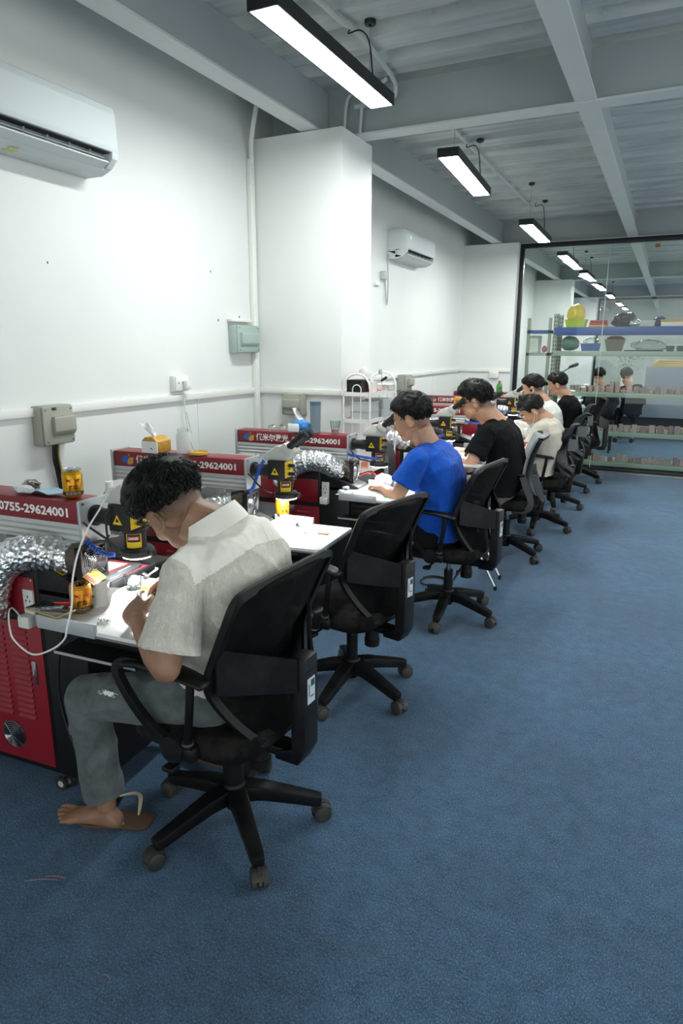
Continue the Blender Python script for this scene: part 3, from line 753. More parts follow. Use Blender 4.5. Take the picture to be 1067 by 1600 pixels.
    def patch(u, v, w, h, m, nm_='warning_label', par=None, lift=0):
        c = onslope(u, v, lift); Mx = Matrix(((sl.x,0,nm.x,c.x),(0,1,0,c.y),(sl.z,0,nm.z,c.z),(0,0,0,1)))
        bm = B(); box(bm, (0,0,0), (w,h,.001), M=Mx); return obj(nm_, bm, m, par or hood, smooth=False), Mx
    p, Mx = patch(.055,.035,.07,.045,M_YEL)
    q, _ = patch(.07,.035,.03,.038,M_PBLK,'print',hood,.001)
    bm = B(); text(bm, '激光辐射', .011, _ @ Matrix.Rotation(PI/2,4,'Z') @ Matrix.Translation((0,0,.0012)), width=.03); obj('lettering', bm, M_YEL, hood, smooth=False)
    q, _ = patch(.035,.035,.024,.034,M_YEL,'print',hood,.0005)
    bm = B(); text(bm, '⚠', .03, _ @ Matrix.Rotation(PI/2,4,'Z') @ Matrix.Translation((0,0,.0012)), width=.022); obj('lettering', bm, M_PBLK, hood, smooth=False)
    p, _ = patch(.05,.09,.06,.05,M_PAPER); patch(.045,.08,.035,.026,M_BLUEP,'print',hood,.001); patch(.05,.107,.008,.008,M_PRED,'print',hood,.001)
    # socket on the side
    so = bpy.data.objects.new('side_socket', None); COL.objects.link(so); so.parent = t
    obj('face_plate', b2(B(), (-.128,D-.012,.700), (-.082,D,.83), .003), M_WPL, so)
    for dx, dzz, w, h in ((-.105,.805,.004,.010),(-.114,.79,.004,.007),(-.096,.79,.004,.007),(-.105,.765,.012,.004)):
        obj('socket_hole', b2(B(), (dx-w/2,D-.0126,dzz-h/2), (dx+w/2,D-.0118,dzz+h/2)), M_CABLE, so, smooth=False)
    obj('plug', b2(B(), (-.13,D-.045,.70), (-.078,D-.012,.745), .008), M_WPL, so)
    # ---- worktop
    bm = B(); prism(bm, [(.065,-.33),(.47,-.33),(.49,-.312),(.49,.045),(.065,.045)], 'z', .785, .797); obj('worktop', bm, M_TOP, t, smooth=False)
    bm = B(); prism(bm, [(.063,-.332),(.471,-.332),(.492,-.313),(.492,.047),(.063,.047)], 'z', .779, .7855); obj('worktop_edge', bm, M_EDGE, t, smooth=False)
    obj('worktop_rim', b2(B(), (.065,-.337,.778), (.285,-.322,.819), .002), M_ALUP, t)
    obj('worktop_rim', b2(B(), (.10,.035,.79), (.30,.05,.828), .002), M_ALUP, t)
    # ---- arm
    arm = bpy.data.objects.new('arm', None); COL.objects.link(arm); arm.parent = t; arm.location = (0,0,dz)
    Y = .060
    bm = B(); L0 = -.75
    zs = [.955,.958,.9605,.968,.9705,.978,.9805,.988,.9905,.998,1.0005,1.008,1.0105,1.023]
    poly = []
    for i, zq in enumerate(zs): poly.append((-Y+(.0035 if i%4 in (1,2) and i < 12 else 0), zq))
    full = poly+[(-y_,z_) for y_,z_ in poly[::-1]]
    prism(bm, full, 'x', L0, 0); obj('profile_rail', bm, M_ALU, arm, ang=20)
    bm = B(); b2(bm, (L0+.004,-Y,1.0235), (-.004,Y,1.098), .0015); cov = obj('red_cover', bm, M_RED2, arm)
    for a, b in ((L0-.012,L0),(0,.012)):
        bm = B(); b2(bm, (a,-Y-.008,.947), (b,Y+.008,1.104), .002); ep = obj('end_plate', bm, M_ALUP, arm)
        if a >= 0:
            for sy in (-.055,.055):
                for sz in (.957,1.094): bm = B(); cyl(bm, (b,sy,sz), (b+.004,sy,sz), .0045, n=10); obj('bolt', bm, M_CHROME, ep)
    bm = B(); text(bm, '0755-29624001', .042, plane_M((-.205,-Y-.0006,1.060), (1,0,0), (0,0,1)), width=.315, bold=.0013); obj('lettering', bm, M_TXT, cov, smooth=False)
    bm = B(); text(bm, '优米尔激光', .046, plane_M((-.500,-Y-.0006,1.062), (1,0,0), (0,0,1)), width=.225, bold=.0010); obj('lettering', bm, M_TXT, cov, smooth=False)
    # butterfly-like swirl emblem: blue left wing, orange right wing
    def leafp(c, a, L, w, m, z=0):
        bm = B(); pts = []
        for k in range(14):
            q = 2*PI*k/14; r = 1-.25*math.cos(q*1)
            u = L*math.cos(q)*.5*r; v = w*math.sin(q)*.5*r
            pts.append((c[0]+u*math.cos(a)-v*math.sin(a), c[1]+u*math.sin(a)+v*math.cos(a)))
        prism(bm, pts, 'y', -Y-.0012-z, -Y-.0002-z); obj('emblem', bm, m, cov, smooth=False)
    leafp((-.672,1.064), .35, .05, .030, M_BLUEP); leafp((-.672,1.048), -.2, .045, .018, M_BLUEP,.0003)
    leafp((-.640,1.060), .5, .042, .022, M_ORP,.0005); leafp((-.642,1.044), .25, .04, .015, M_ORP,.0006); leafp((-.655,1.083), 2.2, .02, .004, M_ORP)
    bm = B()
    # posts below the beam
    for px in (-.17,-.45):
        bm = B(); cyl(bm, (px,.0,.885), (px,.0,.957), .022, n=18); cyl(bm, (px,.0,.885-.0), (px,0,.897), .04, n=18); cyl(bm, (px,0,.945), (px,0,.957), .034, n=18); obj('post', bm, M_ALU, arm)
    # ---- laser head
    hd = bpy.data.objects.new('laser_head', None); COL.objects.link(hd); hd.parent = t; hd.location = (0,0,dz)
    bm = B(); cyl(bm, (.012,0,1.045), (.022,0,1.045), .036, n=24); cyl(bm, (.02,0,1.045), (.075,0,1.045), .027, n=24); cyl(bm, (.07,0,1.045), (.115,0,1.045), .030, n=24); obj('barrel', bm, M_RUB, hd)
    obj('head_block', b2(B(), (.110,-.047,1.012), (.197,.047,1.100), .003), M_MB, hd)
    bm = B(); cyl(bm, (.175,0,.950), (.175,0,1.015), .036, n=28); cyl(bm, (.175,0,1.005), (.175,0,1.013), .040, n=28); obj('lens_tube', bm, M_MB, hd)
    bm = B(); lathe(bm, [(.030,.955),(.050,.953),(.056,.945),(.056,.930),(.050,.924),(.030,.924)], (.18,0,0), 32); b2(bm, (.225,-.012,.928), (.25,.012,.950), .002); rg = obj('light_ring', bm, M_RUB, hd)
    bm = B(); lathe(bm, [(.030,.9235),(.048,.9235),(.048,.9215),(.030,.9215)], (.18,0,0), 32); obj('ring_led', bm, M_LED, hd, label='glowing white ring light')
    # labels on the block
    bm = B(); prism(bm, [(.128,1.036),(.166,1.036),(.147,1.069)], 'y', -.0482, -.0472); tr = obj('warning_triangle', bm, M_YEL, hd, smooth=False)
    bm = B(); prism(bm, [(.1395,1.045),(.1545,1.045),(.147,1.0585)], 'y', -.0489, -.0483); obj('print', bm, M_PBLK, hd, smooth=False)
    bm = B(); b2(bm, (.1972,-.044,1.022), (.1980,.036,1.096)); yl = obj('control_label', bm, M_YEL, hd, smooth=False)
    bm = B(); text(bm, 'POWER', .012, plane_M((.1985,-.002,1.060), (0,1,0), (0,0,1)), width=.035); obj('lettering', bm, M_PBLK, hd, smooth=False)
    for kz in (1.078,1.040):
        bm = B(); cyl(bm, (.198,-.016,kz), (.207,-.016,kz), .008, n=16); obj('knob_base', bm, M_CHROME, hd)
        bm = B(); cyl(bm, (.205,-.016,kz), (.232,-.016,kz), .0085, .008, n=16); obj('knob', bm, M_RUB, hd)
    def onc(a, zc, w, h, m, nmn, r=.0366, extra=0):      # curved label on the lens tube
        bm = B(); N = 8; aa = w/r
        vs = []
        for i in range(N+1):
            q = a-aa/2+aa*i/N; vs.append([bm.verts.new((.175+(r+extra)*math.cos(q),(r+extra)*math.sin(q),zc+s*h/2)) for s in (-1,1)])
        for i in range(N): bm.faces.new((vs[i][0],vs[i+1][0],vs[i+1][1],vs[i][1]))
        return obj(nmn, bm, m, hd, ang=180)
    A = -PI/2+.55
    onc(A,.982,.052,.050,M_YEL,'danger_label'); onc(A,.990,.044,.026,M_PBLK,'print',extra=.0004)
    bm = B()
    onc(A,.990,.038,.013,M_PRED,'print',extra=.0008)
    Mt = Matrix.Translation((.175+.0382*math.cos(A),.0382*math.sin(A),.990)) @ plane_M((0,0,0),(-math.sin(A),math.cos(A),0),(0,0,1))
    bm = B(); text(bm, 'DANGER', .012, Mt, width=.031, bold=.0003); obj('lettering', bm, M_TXT, hd, smooth=False)
    # ---- microscope
    ms = bpy.data.objects.new('microscope', None); COL.objects.link(ms); ms.parent = t; ms.location = (0,0,dz)
    bm = B(); prism(bm, [(.085,1.100),(.210,1.100),(.222,1.125),(.205,1.150),(.175,1.165),(.150,1.168),(.100,1.135),(.085,1.120)], 'y', -.036, .036, bev=.008); obj('microscope_body', bm, M_SCOPE, ms)
    bm = B(); prism(bm, [(.165,1.160),(.220,1.118),(.242,1.142),(.195,1.187)], 'y', -.048, .048, bev=.008); obj('prism_housing', bm, M_SCOPE, ms)
    d = Vector((.105,0,.085)).normalized()
    for s in (-1,1):
        p0 = Vector((.205,s*.030,1.158)); bm = B()
        tube(bm, [p0,p0+d*.035,p0+d*.036,p0+d*.085,p0+d*.086,p0+d*.108,p0+d*.110,p0+d*.118], [.0165,.0165,.0185,.019,.021,.0215,.0195,.017], 22)
        ey = obj('eyepiece', bm, M_RUB, ms)
        bm = B(); cyl(bm, p0+d*.1175, p0+d*.1188, .013, n=16); obj('eyepiece_lens', bm, mat('dark_glass','30363a', .08, coat=1), ms)
    # ---- hoses and cables
    bm = B(); P = spline([(.012,-.058,.975),(.035,-.075,.970),(.06,-.075,.985),(.075,-.07,1.03),(.09,-.062,1.075),(.118,-.055,1.085)],8)
    return t, arm, hd, ms, cab
def coolant(t, pts, tip):
    P = spline(pts, 8); d = [0]
    for i in range(len(P)-1): d.append(d[-1]+(P[i+1]-P[i]).length)
    N = int(d[-1]/.0105); bm = B(); seg = 0; prev = None
    for k in range(N):
        s = d[-1]*k/N
        while seg < len(P)-2 and d[seg+1] < s: seg += 1
        c = P[seg].lerp(P[seg+1], (s-d[seg])/max(1e-9,d[seg+1]-d[seg])); dd = (P[seg+1]-P[seg]).normalized()
        tube(bm, [c-dd*.005,c-dd*.0035,c+dd*.0025,c+dd*.005], [.0055,.0085,.0085,.005], 10)
    obj('coolant_hose', bm, M_BLUE, t, label='segmented blue hose', kind='stuff')
    bm = B(); dd = (Vector(pts[0])-Vector(pts[1])).normalized(); p = Vector(pts[0]); tube(bm, [p-dd*.002,p+dd*.012,p+dd*.018], [.0085,.006,.004], 12); obj('hose_nozzle', bm, M_ORANGE, t)
def cable(t, pts, r=.003, m=M_CABLE, name='cable'):
    bm = B(); tube(bm, spline(pts,6), r, 7); return obj(name, bm, m, t)
def exhaust(t, rot, duct_pts, fp=(-.055,-.055,.895)):
    """square fan with a foil duct behind it"""
    M = Matrix.Translation(fp) @ Matrix.Rotation(rot,4,'Z') @ Matrix.Rotation(PI/2,4,'Y')
    e = bpy.data.objects.new('exhaust_fan', None); COL.objects.link(e); e.parent = t
    bm = B(); t_ = bmesh.new()
    w = .06
    for a, b in (((-w,-w),(-w+.008,w)),((w-.008,-w),(w,w)),((-w,-w),(w,-w+.008)),((-w,w-.008),(w,w))): b2(bm, (a[0],a[1],-.026), (b[0],b[1],0), M=M)
    obj('fan_frame', bm, M_RUB, e, smooth=False)
    bm = B(); lathe(bm, [(0,-.02),(.056,-.02),(.056,-.018),(0,-.018)], n=24, M=M); lathe(bm, [(0,-.018),(.02,-.018),(.02,-.006),(0,-.006)], n=20, M=M)
    for k in range(7):
        a = 2*PI*k/7; box(bm, (.037*math.cos(a),.037*math.sin(a),-.012), (.034,.02,.002), R=Rz(a) @ Rx(.5), M=M)
    obj('fan_rotor', bm, M_CABLE, e)
    fan_grille(e, M, .052)
    bm = B(); tube(bm, [(0,0,-.026),(0,0,-.05),(0.004,0,-.08),(0.006,0,-.105)], [.062,.064,.06,.058], 20, M=M)
    for v in bm.verts: v.co += noise.noise_vector(v.co*40)*.008
    obj('taped_adapter', bm, M_BFOIL, e, ang=25, label='brown tape wrapped adapter')
    duct([M @ Vector((.006,0,-.095))]+duct_pts, .058, t)
H0 = math.radians(3.5)
m1, a1, h1, s1, c1 = make_machine('nearest red and black laser welding machine beside the man in the cream linen shirt', -1.72, 1.61, H0)
m2 = copy_tree(m1); m2.location = (-1.72,2.59,0); m2.rotation_euler = (0,0,math.radians(4.2)); m2['label'] = 'red laser welding machine with an empty chair and bare white worktop'
m3 = copy_tree(m1); m3.location = (-1.66,3.57,0); m3.rotation_euler = (0,0,math.radians(2.7)); m3['label'] = 'red laser welding machine in front of the man in the blue T-shirt'
far = []
for x, y, r, lab in ((-1.63,4.86,3,'red laser welding machine that the man in glasses looks into'),(-1.58,5.83,2,'red laser welding machine hidden behind the man in glasses'),
                     (-1.61,7.08,3,'far red laser welding machine with the green drink bottle on its arm'),(-1.56,7.98,2,'farthest red laser welding machine beside the man in black sleeves')):
    o = copy_tree(m1); o.location = (x,y,0); o.rotation_euler = (0,0,math.radians(r)); o['label'] = lab; far.append(o)
coolant(m1, [(.035,-.068,.975),(.05,-.072,.962),(.075,-.070,.945),(.10,-.066,.936),(.13,-.060,.935),(.14,-.055,.94)], 0)
cable(m1, [(.02,-.066,1.035),(.06,-.085,1.03),(.10,-.078,1.005),(.12,-.066,.985),(.135,-.05,.955)], .004)
cable(m1, [(.125,-.05,1.095),(.112,-.058,1.07),(.112,-.06,1.0),(.12,-.055,.96)], .004)
exhaust(m1, -.02, [(-.13,-.10,.925),(-.19,-.15,.925),(-.25,-.18,.885),(-.285,-.19,.82),(-.30,-.195,.75),(-.31,-.20,.70)], (.045,-.055,.898))
coolant(m2, [(.018,-.070,.955),(.032,-.074,.958),(.050,-.076,.975),(.062,-.074,1.01),(.075,-.070,1.05),(.088,-.062,1.085),(.10,-.05,1.105)], 0)
cable(m2, [(.02,-.066,1.035),(.05,-.08,1.02),(.08,-.075,.985),(.11,-.066,.965),(.135,-.05,.955)], .004)
exhaust(m2, .05, [(-.17,-.09,.85),(-.28,-.13,.82),(-.42,-.16,.80),(-.55,-.16,.84)], (.03,-.045,.885))
coolant(m3, [(.012,-.066,.995),(.035,-.085,.992),(.08,-.095,.990),(.13,-.092,.985),(.18,-.085,.980),(.22,-.07,.975)], 0)
cable(m3, [(.02,-.066,1.035),(.05,-.085,1.0),(.09,-.08,.97),(.12,-.066,.965),(.14,-.05,.955)], .005)
exhaust(m3, .1, [(-.07,-.12,.925),(-.13,-.16,.955),(-.21,-.18,.955),(-.29,-.19,.92),(-.34,-.19,.86),(-.36,-.19,.80)], (.055,-.045,.890))
for o in far:
    coolant(o, [(.012,-.066,.975),(.035,-.085,.972),(.08,-.095,.965),(.13,-.092,.965),(.18,-.085,.97)], 0)
    exhaust(o, .1, [(-.16,-.10,.90),(-.22,-.13,.93),(-.30,-.16,.935),(-.38,-.17,.90),(-.44,-.17,.84)], (-.03,-.05,.875))

for c in m1.children:      # m1 socket sits farther back on this cabinet
    if c.name.startswith('side_socket'): c.location = (-.078,0,-.035)
# ================================================================== PEOPLE
def skin_mat(name, col, shade):
    n = NT(name); b = n.b; co = n.coord()
    f = n.noise(co, 14, 4, .6); c = n.ramp(f, [(.3,shade),(.7,col)])
    at = n.n('ShaderNodeAttribute'); at.attribute_name = 'tint'
    c = n.mix(at.outputs['Fac'], c, '2b1d15')
    at2 = n.n('ShaderNodeAttribute'); at2.attribute_name = 'lip'
    c = n.mix(at2.outputs['Fac'], c, '96524a')
    n.l(c, b.inputs['Base Color']); b.inputs['Roughness'].default_value = .48
    b.inputs['Subsurface Weight'].default_value = .18; b.inputs['Subsurface Radius'].default_value = (.01,.004,.002); b.inputs['Subsurface Scale'].default_value = 1
    n.bump(n.noise(co, 420, 3), .18, .0008); return n.m
SK1 = skin_mat('skin_tan','a07a60','84624d'); SK2 = skin_mat('skin_light','c99c80','b48569')
def hair_mat():
    n = NT('black_hair'); b = n.b; co = n.coord()
    c = n.ramp(n.noise(co, 90, 2), [(.35,'040404'),(.65,'0e0c0b')]); n.l(c, b.inputs['Base Color'])
    b.inputs['Roughness'].default_value = .55; b.inputs['Specular IOR Level'].default_value = .3; return n.m
M_HAIR = hair_mat()
def cloth(name, c1, c2, sc=9, bump=.6, weave=600, crinkle=0, rough=.9, streak=None):
    n = NT(name); b = n.b; co = n.coord()
    f = n.noise(co, sc, 5, .6); c = n.ramp(f, [(.3,c1),(.7,c2)])
    h = n.noise(co, weave, 2)
    if crinkle:
        c2_ = n.coord('Object', (1,1,.45)); v = n.n('ShaderNodeTexNoise'); v.inputs['Scale'].default_value = 55; v.inputs['Detail'].default_value = 7; v.inputs['Roughness'].default_value = .65; v.inputs['Distortion'].default_value = .5; n.l(c2_, v.inputs[0])
        r = n.ramp(v.outputs['Fac'], [(.44,0),(.5,1),(.56,0)])
        a = n.n('ShaderNodeMath', operation='MULTIPLY_ADD'); n.l(r, a.inputs[0]); a.inputs[1].default_value = crinkle; n.l(h, a.inputs[2]); h = a.outputs[0]
        c = n.mix(r, c, c2, 'MIX')
    n.l(c, b.inputs['Base Color']); b.inputs['Roughness'].default_value = rough; b.inputs['Specular IOR Level'].default_value = .2; b.inputs['Sheen Weight'].default_value = 0 if 'black' in name or 'dark' in name else .12
    n.bump(h, bump, .0022); return n.m
C_LINEN = cloth('crinkled_linen','d0cdbf','e6e3d7', crinkle=1.0, bump=.7); C_YOKE = cloth('plain_linen','edebdf','f5f3ea', bump=.35)
C_JEANS = cloth('grey_denim','4a5254','6d7677', sc=14, bump=.5, weave=900); C_BLUE = cloth('royal_blue_cotton','0a45a2','1557bd', bump=.25)
C_BLACK = cloth('black_cotton','060607','0b0c0d', bump=.3); C_BEIGE = cloth('beige_pique','b9b1a2','cac3b5', bump=.6); C_WHITE = cloth('white_cotton','cfd0c8','dfe0da', bump=.3)
C_DARK = cloth('dark_trousers','0a0b0c','131416', bump=.3); C_KHAKI = cloth('khaki_trousers','6d6656','80796a', bump=.3); C_GREYJ = cloth('dark_grey_jacket','202224','2f3235', bump=.5)

def capsule(bm, a, b, ra, rb, n=18, ends=True):
    tube(bm, [a,b], [ra,rb], n)
    if ends: ell(bm, a, ra, n); ell(bm, b, rb, n)
def limb(bm, pts, rs, n=18, k=5):
    P = spline(pts, k); N = len(P); R = []
    for i in range(N):
        q = i/k; j = min(int(q), len(rs)-2); R.append(lerp(rs[j], rs[j+1], q-j))
    tube(bm, P, R, n); ell(bm, P[0], R[0], n); ell(bm, P[-1], R[-1], n)
def organic(name, bm, voxel, smooth, m, parent=None, label=None, disp=None, post=None, ang=180):
    me = bpy.data.meshes.new(name); bmesh.ops.recalc_face_normals(bm, faces=bm.faces); bm.to_mesh(me); bm.free()
    o = bpy.data.objects.new(name, me); COL.objects.link(o)
    r = o.modifiers.new('r','REMESH'); r.mode = 'VOXEL'; r.voxel_size = voxel
    if smooth:
        s = o.modifiers.new('s','SMOOTH'); s.factor = .5; s.iterations = smooth
    me2 = bpy.data.meshes.new_from_object(o.evaluated_get(bpy.context.evaluated_depsgraph_get()))
    bpy.data.objects.remove(o); bpy.data.meshes.remove(me)
    me2.name = name; me2.materials.clear()
    for x in (m if isinstance(m,(list,tuple)) else [m]): me2.materials.append(x)
    if disp or post:
        n = len(me2.vertices); co = np.empty(n*3); me2.vertices.foreach_get('co', co); co = co.reshape(-1,3)
        if disp:
            no = np.empty(n*3); me2.vertex_normals.foreach_get('vector', no); no = no.reshape(-1,3)
            d = np.array([disp(Vector(p)) for p in co]); co = co+no*d[:,None]
            me2.vertices.foreach_set('co', co.ravel())
        if post: post(me2, co)
    me2.shade_smooth(); me2.update()
    o = bpy.data.objects.new(name, me2); COL.objects.link(o); o.parent = parent
    if label: o['label'] = label
    return o
def torso_loft(bm, secs, lat, n=28, e=.75):
    rings = []; N = len(secs)
    for i, (c, a, b) in enumerate(secs):
        c = Vector(c); t = (Vector(secs[min(i+1,N-1)][0])-Vector(secs[max(i-1,0)][0])).normalized()
        l = Vector(lat[i] if isinstance(lat, list) else lat); l = (l-t*l.dot(t)).normalized(); f = t.cross(l)
        r = []
        for k in range(n):
            q = 2*PI*k/n; ca, sa = math.cos(q), math.sin(q)
            r.append(c+l*math.copysign(abs(ca)**e, ca)*a+f*math.copysign(abs(sa)**e, sa)*b)
        rings.append(r)
    loft(bm, rings)
def hand(bm, w, d, nrm, side, curl=.5, s=1.0, spread=.12, thumb=(.6,.5), curls=None):
    """w wrist point, d pointing direction, nrm palm normal (palm side), side +1/-1 where the thumb leaves"""
    w = Vector(w); d = Vector(d).normalized(); nrm = Vector(nrm); nrm = (nrm-d*nrm.dot(d)).normalized(); x = d.cross(nrm).normalized()*side
    def P(a, b, c): return w+(d*a+x*b+nrm*c)*s
    # palm
    rings = []
    for a, hw, th, c in ((-.01,.026,.020,0),(.015,.031,.018,0),(.045,.040,.016,.001),(.075,.042,.014,.002),(.092,.040,.011,.003)):
        rings.append([P(a, math.cos(q)*hw, math.sin(q)*th+c) for q in [2*PI*k/16 for k in range(16)]])
    loft(bm, rings)
    ell(bm, P(.035,.024,.010), .017*s, 12)
    for k in range(4):
        off = (.031,.0105,-.0105,-.030)[k]; L = (.072,.080,.074,.058)[k]*s; c = (curls[k] if curls else curl)
        base = P(.086-(.004 if k in (0,3) else 0)-(.006 if k == 3 else 0), off, .002)
        ang = 0; p = base; sp = (1.5-k)*spread*.5
        rr = (.0088,.0080,.0074,.0062)
        for j in range(3):
            ang += c*(.9,1.15,.8)[j]
            dd = (d*math.cos(ang)+nrm*math.sin(ang)+x*sp*(math.cos(ang))).normalized()
            q = p+dd*L*(.46,.31,.25)[j]; capsule(bm, p, q, rr[j]*s, rr[j+1]*s, 10); p = q
    # thumb from the side of the palm near its base
    p = P(.022,.026,.006); a1, a2 = thumb
    dd = (d*math.cos(a1)+x*math.sin(a1)+nrm*a2*.6).normalized(); q = p+dd*.040*s; capsule(bm, p, q, .0125*s, .0105*s, 10)
    dd = (d*math.cos(a1*.4)+x*math.sin(a1*.4)+nrm*a2).normalized(); r = q+dd*.032*s; capsule(bm, q, r, .0105*s, .009*s, 10)
    dd = (d*math.cos(a1*.1)-x*.15+nrm*a2*1.2).normalized(); capsule(bm, r, r+dd*.022*s, .009*s, .0068*s, 10)
def head_matrix(c, fwd, roll=0, s=1.0):
    f = Vector(fwd).normalized(); z = Vector((0,0,1)); l = z.cross(f).normalized(); u = f.cross(l)
    R = Matrix((f,l,u)).transposed()
    R = R @ Matrix.Rotation(roll, 3, 'X')
    return Matrix.Translation(c) @ (R*s).to_4x4()
def add_head(bm, H, big=1.0):
    def E(c, r, R=None): ell(bm, c, r, 22, M=H, R=R)
    E((-.012,0,.035),(.097,.076,.086)); E((-.03,0,.005),(.075,.070,.075)); E((.028,0,-.005),(.062,.064,.075))
    E((.030,0,-.060),(.056,.052*big,.048)); E((.060,0,-.088),(.026,.024,.018)); E((.02,0,-.075),(.052,.045*big,.03))
    E((.068,0,.028),(.024,.052,.012)); E((.055,.034,-.022),(.030,.024,.024)); E((.055,-.034,-.022),(.030,.024,.024))
    tube(bm, [(.078,0,.018),(.092,0,-.004),(.103,0,-.022),(.100,0,-.032)], [.007,.0085,.0115,.009], 12, M=H)
    E((.090,.011,-.030),(.010,.008,.007)); E((.090,-.011,-.030),(.010,.008,.007))
    E((.080,0,-.057),(.014,.024,.007)); E((.078,0,-.067),(.013,.021,.007)); E((.07,0,-.045),(.022,.03,.018))
    for s in (-1,1):
        R = Matrix.Rotation(s*.30,3,'Z') @ Matrix.Rotation(.18,3,'Y')
        E((-.012,s*.077,-.012),(.019,.006,.031),R)
        pts = [Vector((.020*math.cos(a)-.004,0,.032*math.sin(a))) for a in [PI*.30+ k*PI*1.45/12 for k in range(13)]]
        pts = [Vector((-.012,s*.083,-.010))+R @ q for q in pts]
        tube(bm, pts, [.0042]*10+[.0045,.006,.007], 8, M=H)
def eyes_brows(H, parent, closed=False):
    W_ = mat('eye_white','d9d6d0', .2); K = mat('eye_dark','130d0a', .15)
    for s in (-1,1):
        bm = B(); ell(bm, (.074,s*.031,.006), .0118, 14, M=H); e = obj('eye', bm, W_, parent)
        bm = B(); ell(bm, (.0835,s*.031,.005), (.003,.0055,.0055), 10, M=H); obj('iris', bm, K, e)
        bm = B(); tube(bm, [(.080,s*.016,.026),(.086,s*.028,.031),(.078,s*.045,.030),(.066,s*.055,.024)], [.002,.0035,.003,.0012], 7, flat=(1,1.2), M=H); obj('eyebrow', bm, M_HAIR, parent)
def add_hair(H, parent, style, seed=1, n=1500, label=None):
    """scalp shell plus short locks, one mesh. style: dict(front, side, back, len, lift, quiff)"""
    rnd = random.Random(seed); bm = B()
    fr, sd, bk = style['front'], style['side'], style['back']; th = style.get('thick',.012)
    C = Vector((-.014,0,.036)); rad = Vector((.099,.078,.087))
    def hairline(az):      # az: 0 front .. PI back ; returns min elevation (local z) of hair
        a = abs(az)
        pts = [(0,fr),(.5,fr-.004),(.85,fr-.012),(1.12,.045),(1.24,sd+.012),(1.38,sd+.022),(1.55,.024),(1.80,.004),(2.02,max(bk+.012,-.04)),(2.35,bk+.002),(PI,bk)]
        for (a0,z0),(a1,z1) in zip(pts, pts[1:]):
            if a <= a1: return lerp(z0, z1, (a-a0)/(a1-a0))
        return bk
    def surf(az, el, ex=0):
        d = Vector((math.cos(az)*math.cos(el), math.sin(az)*math.cos(el), math.sin(el)))
        p = Vector((d.x*rad.x, d.y*rad.y, d.z*rad.z))
        if p.z < -.02: k = 1-(-.02-p.z)*1.2; p.x *= k
        return C+p+d*ex, d
    def thick(az, el):
        f = max(0, math.cos(az))*max(0,math.sin(el))
        s_ = max(0, min(1,(el+.75)/1.1))
        return th*(.12+.88*s_**.9)+style.get('quiff',0)*max(0,math.cos(az*.8))*max(0,min(1,(el-.2)/.6))
    NA, NE = 64, 34; grid = {}
    for i in range(NE+1):
        for j in range(NA):
            az = -PI+2*PI*j/NA; zmin = hairline(az)
            e0 = math.asin(max(-1,min(1,(zmin-C.z)/rad.z))); el = lerp(e0, PI/2, (i/NE)**1.0)
            edge = min(1, i/9)**.7
            p, d = surf(az, el, 0); t = thick(az, el)*edge-.002*(1-edge)
            t += (noise.noise(p*38+Vector((seed,0,0)))*.007+noise.noise(Vector((p.x*30,p.y*110,p.z*60))+Vector((seed,0,0)))*.006)*edge*min(1, t/.01)
            grid[i,j] = bm.verts.new(H @ (p+d*t))
    for i in range(NE):
        for j in range(NA): bm.faces.new((grid[i,j],grid[i,(j+1)%NA],grid[i+1,(j+1)%NA],grid[i+1,j]))
    bmesh.ops.remove_doubles(bm, verts=bm.verts, dist=.0004)
    # locks
    flow = style.get('flow', 'fwd'); L0 = style.get('len',.03)
    for k in range(n):
        az = rnd.uniform(-PI, PI); u = rnd.random()**.75
        zmin = hairline(az); e0 = math.asin(max(-1,min(1,(zmin+.006-C.z)/rad.z))); el = lerp(e0, PI/2, u)
        if rnd.random() > math.cos(el)*1.1+.12: continue
        t = thick(az, el); p, d = surf(az, el, t*.75-.001)
        hz = C.z+rad.z*math.sin(el)-zmin; L = L0*max(.16, min(1, hz/.075))*rnd.uniform(.7,1.2)
        if flow == 'fwd': g = Vector((1,0,.0))
        elif flow == 'back': g = Vector((-.6,.2,.5))
        else: g = Vector((.8*math.cos(az*.5), .8*math.sin(az), -.2))
        down = Vector((0,0,-1)); w = max(0,min(1,(.7-el)/.7))
        g = (g*(1-w)+down*w*.9+g*w*.25); g += Vector((rnd.uniform(-.4,.4),rnd.uniform(-.4,.4),rnd.uniform(-.2,.3)))
        g = (g-d*g.dot(d)).normalized(); lift = style.get('lift',.25)*rnd.uniform(.4,1.3)
        q1 = p+g*L*.5+d*(lift*L*.35); q2 = p+g*L*.95+d*(lift*L*.35-.10*L)
        r = rnd.uniform(.0018,.0036)
        x = g.cross(d).normalized()
        a = [p-x*r, p+x*r, p+d*r*.9]; b_ = [q1-x*r*.9, q1+x*r*.9, q1+d*r*.8]
        A = [bm.verts.new(H @ v) for v in a]; Bv = [bm.verts.new(H @ v) for v in b_]; T = bm.verts.new(H @ q2)
        for m_ in range(3):
            bm.faces.new((A[m_],A[(m_+1)%3],Bv[(m_+1)%3],Bv[m_])); bm.faces.new((Bv[m_],Bv[(m_+1)%3],T))
    return obj('hair', bm, M_HAIR, parent, label=label, ang=180)
def wrinkle(scale, amp, seed=0, stretch=(1,1,1)):
    s = Vector(stretch); o = Vector((seed*3.1,seed*1.7,0))
    def f(p):
        q = Vector((p.x*s.x,p.y*s.y,p.z*s.z))*scale+o
        a = 1-abs(noise.noise(q+noise.noise_vector(q*.5)*.6))*2.2
        return amp*(max(0,a)**2-.25)
    return f
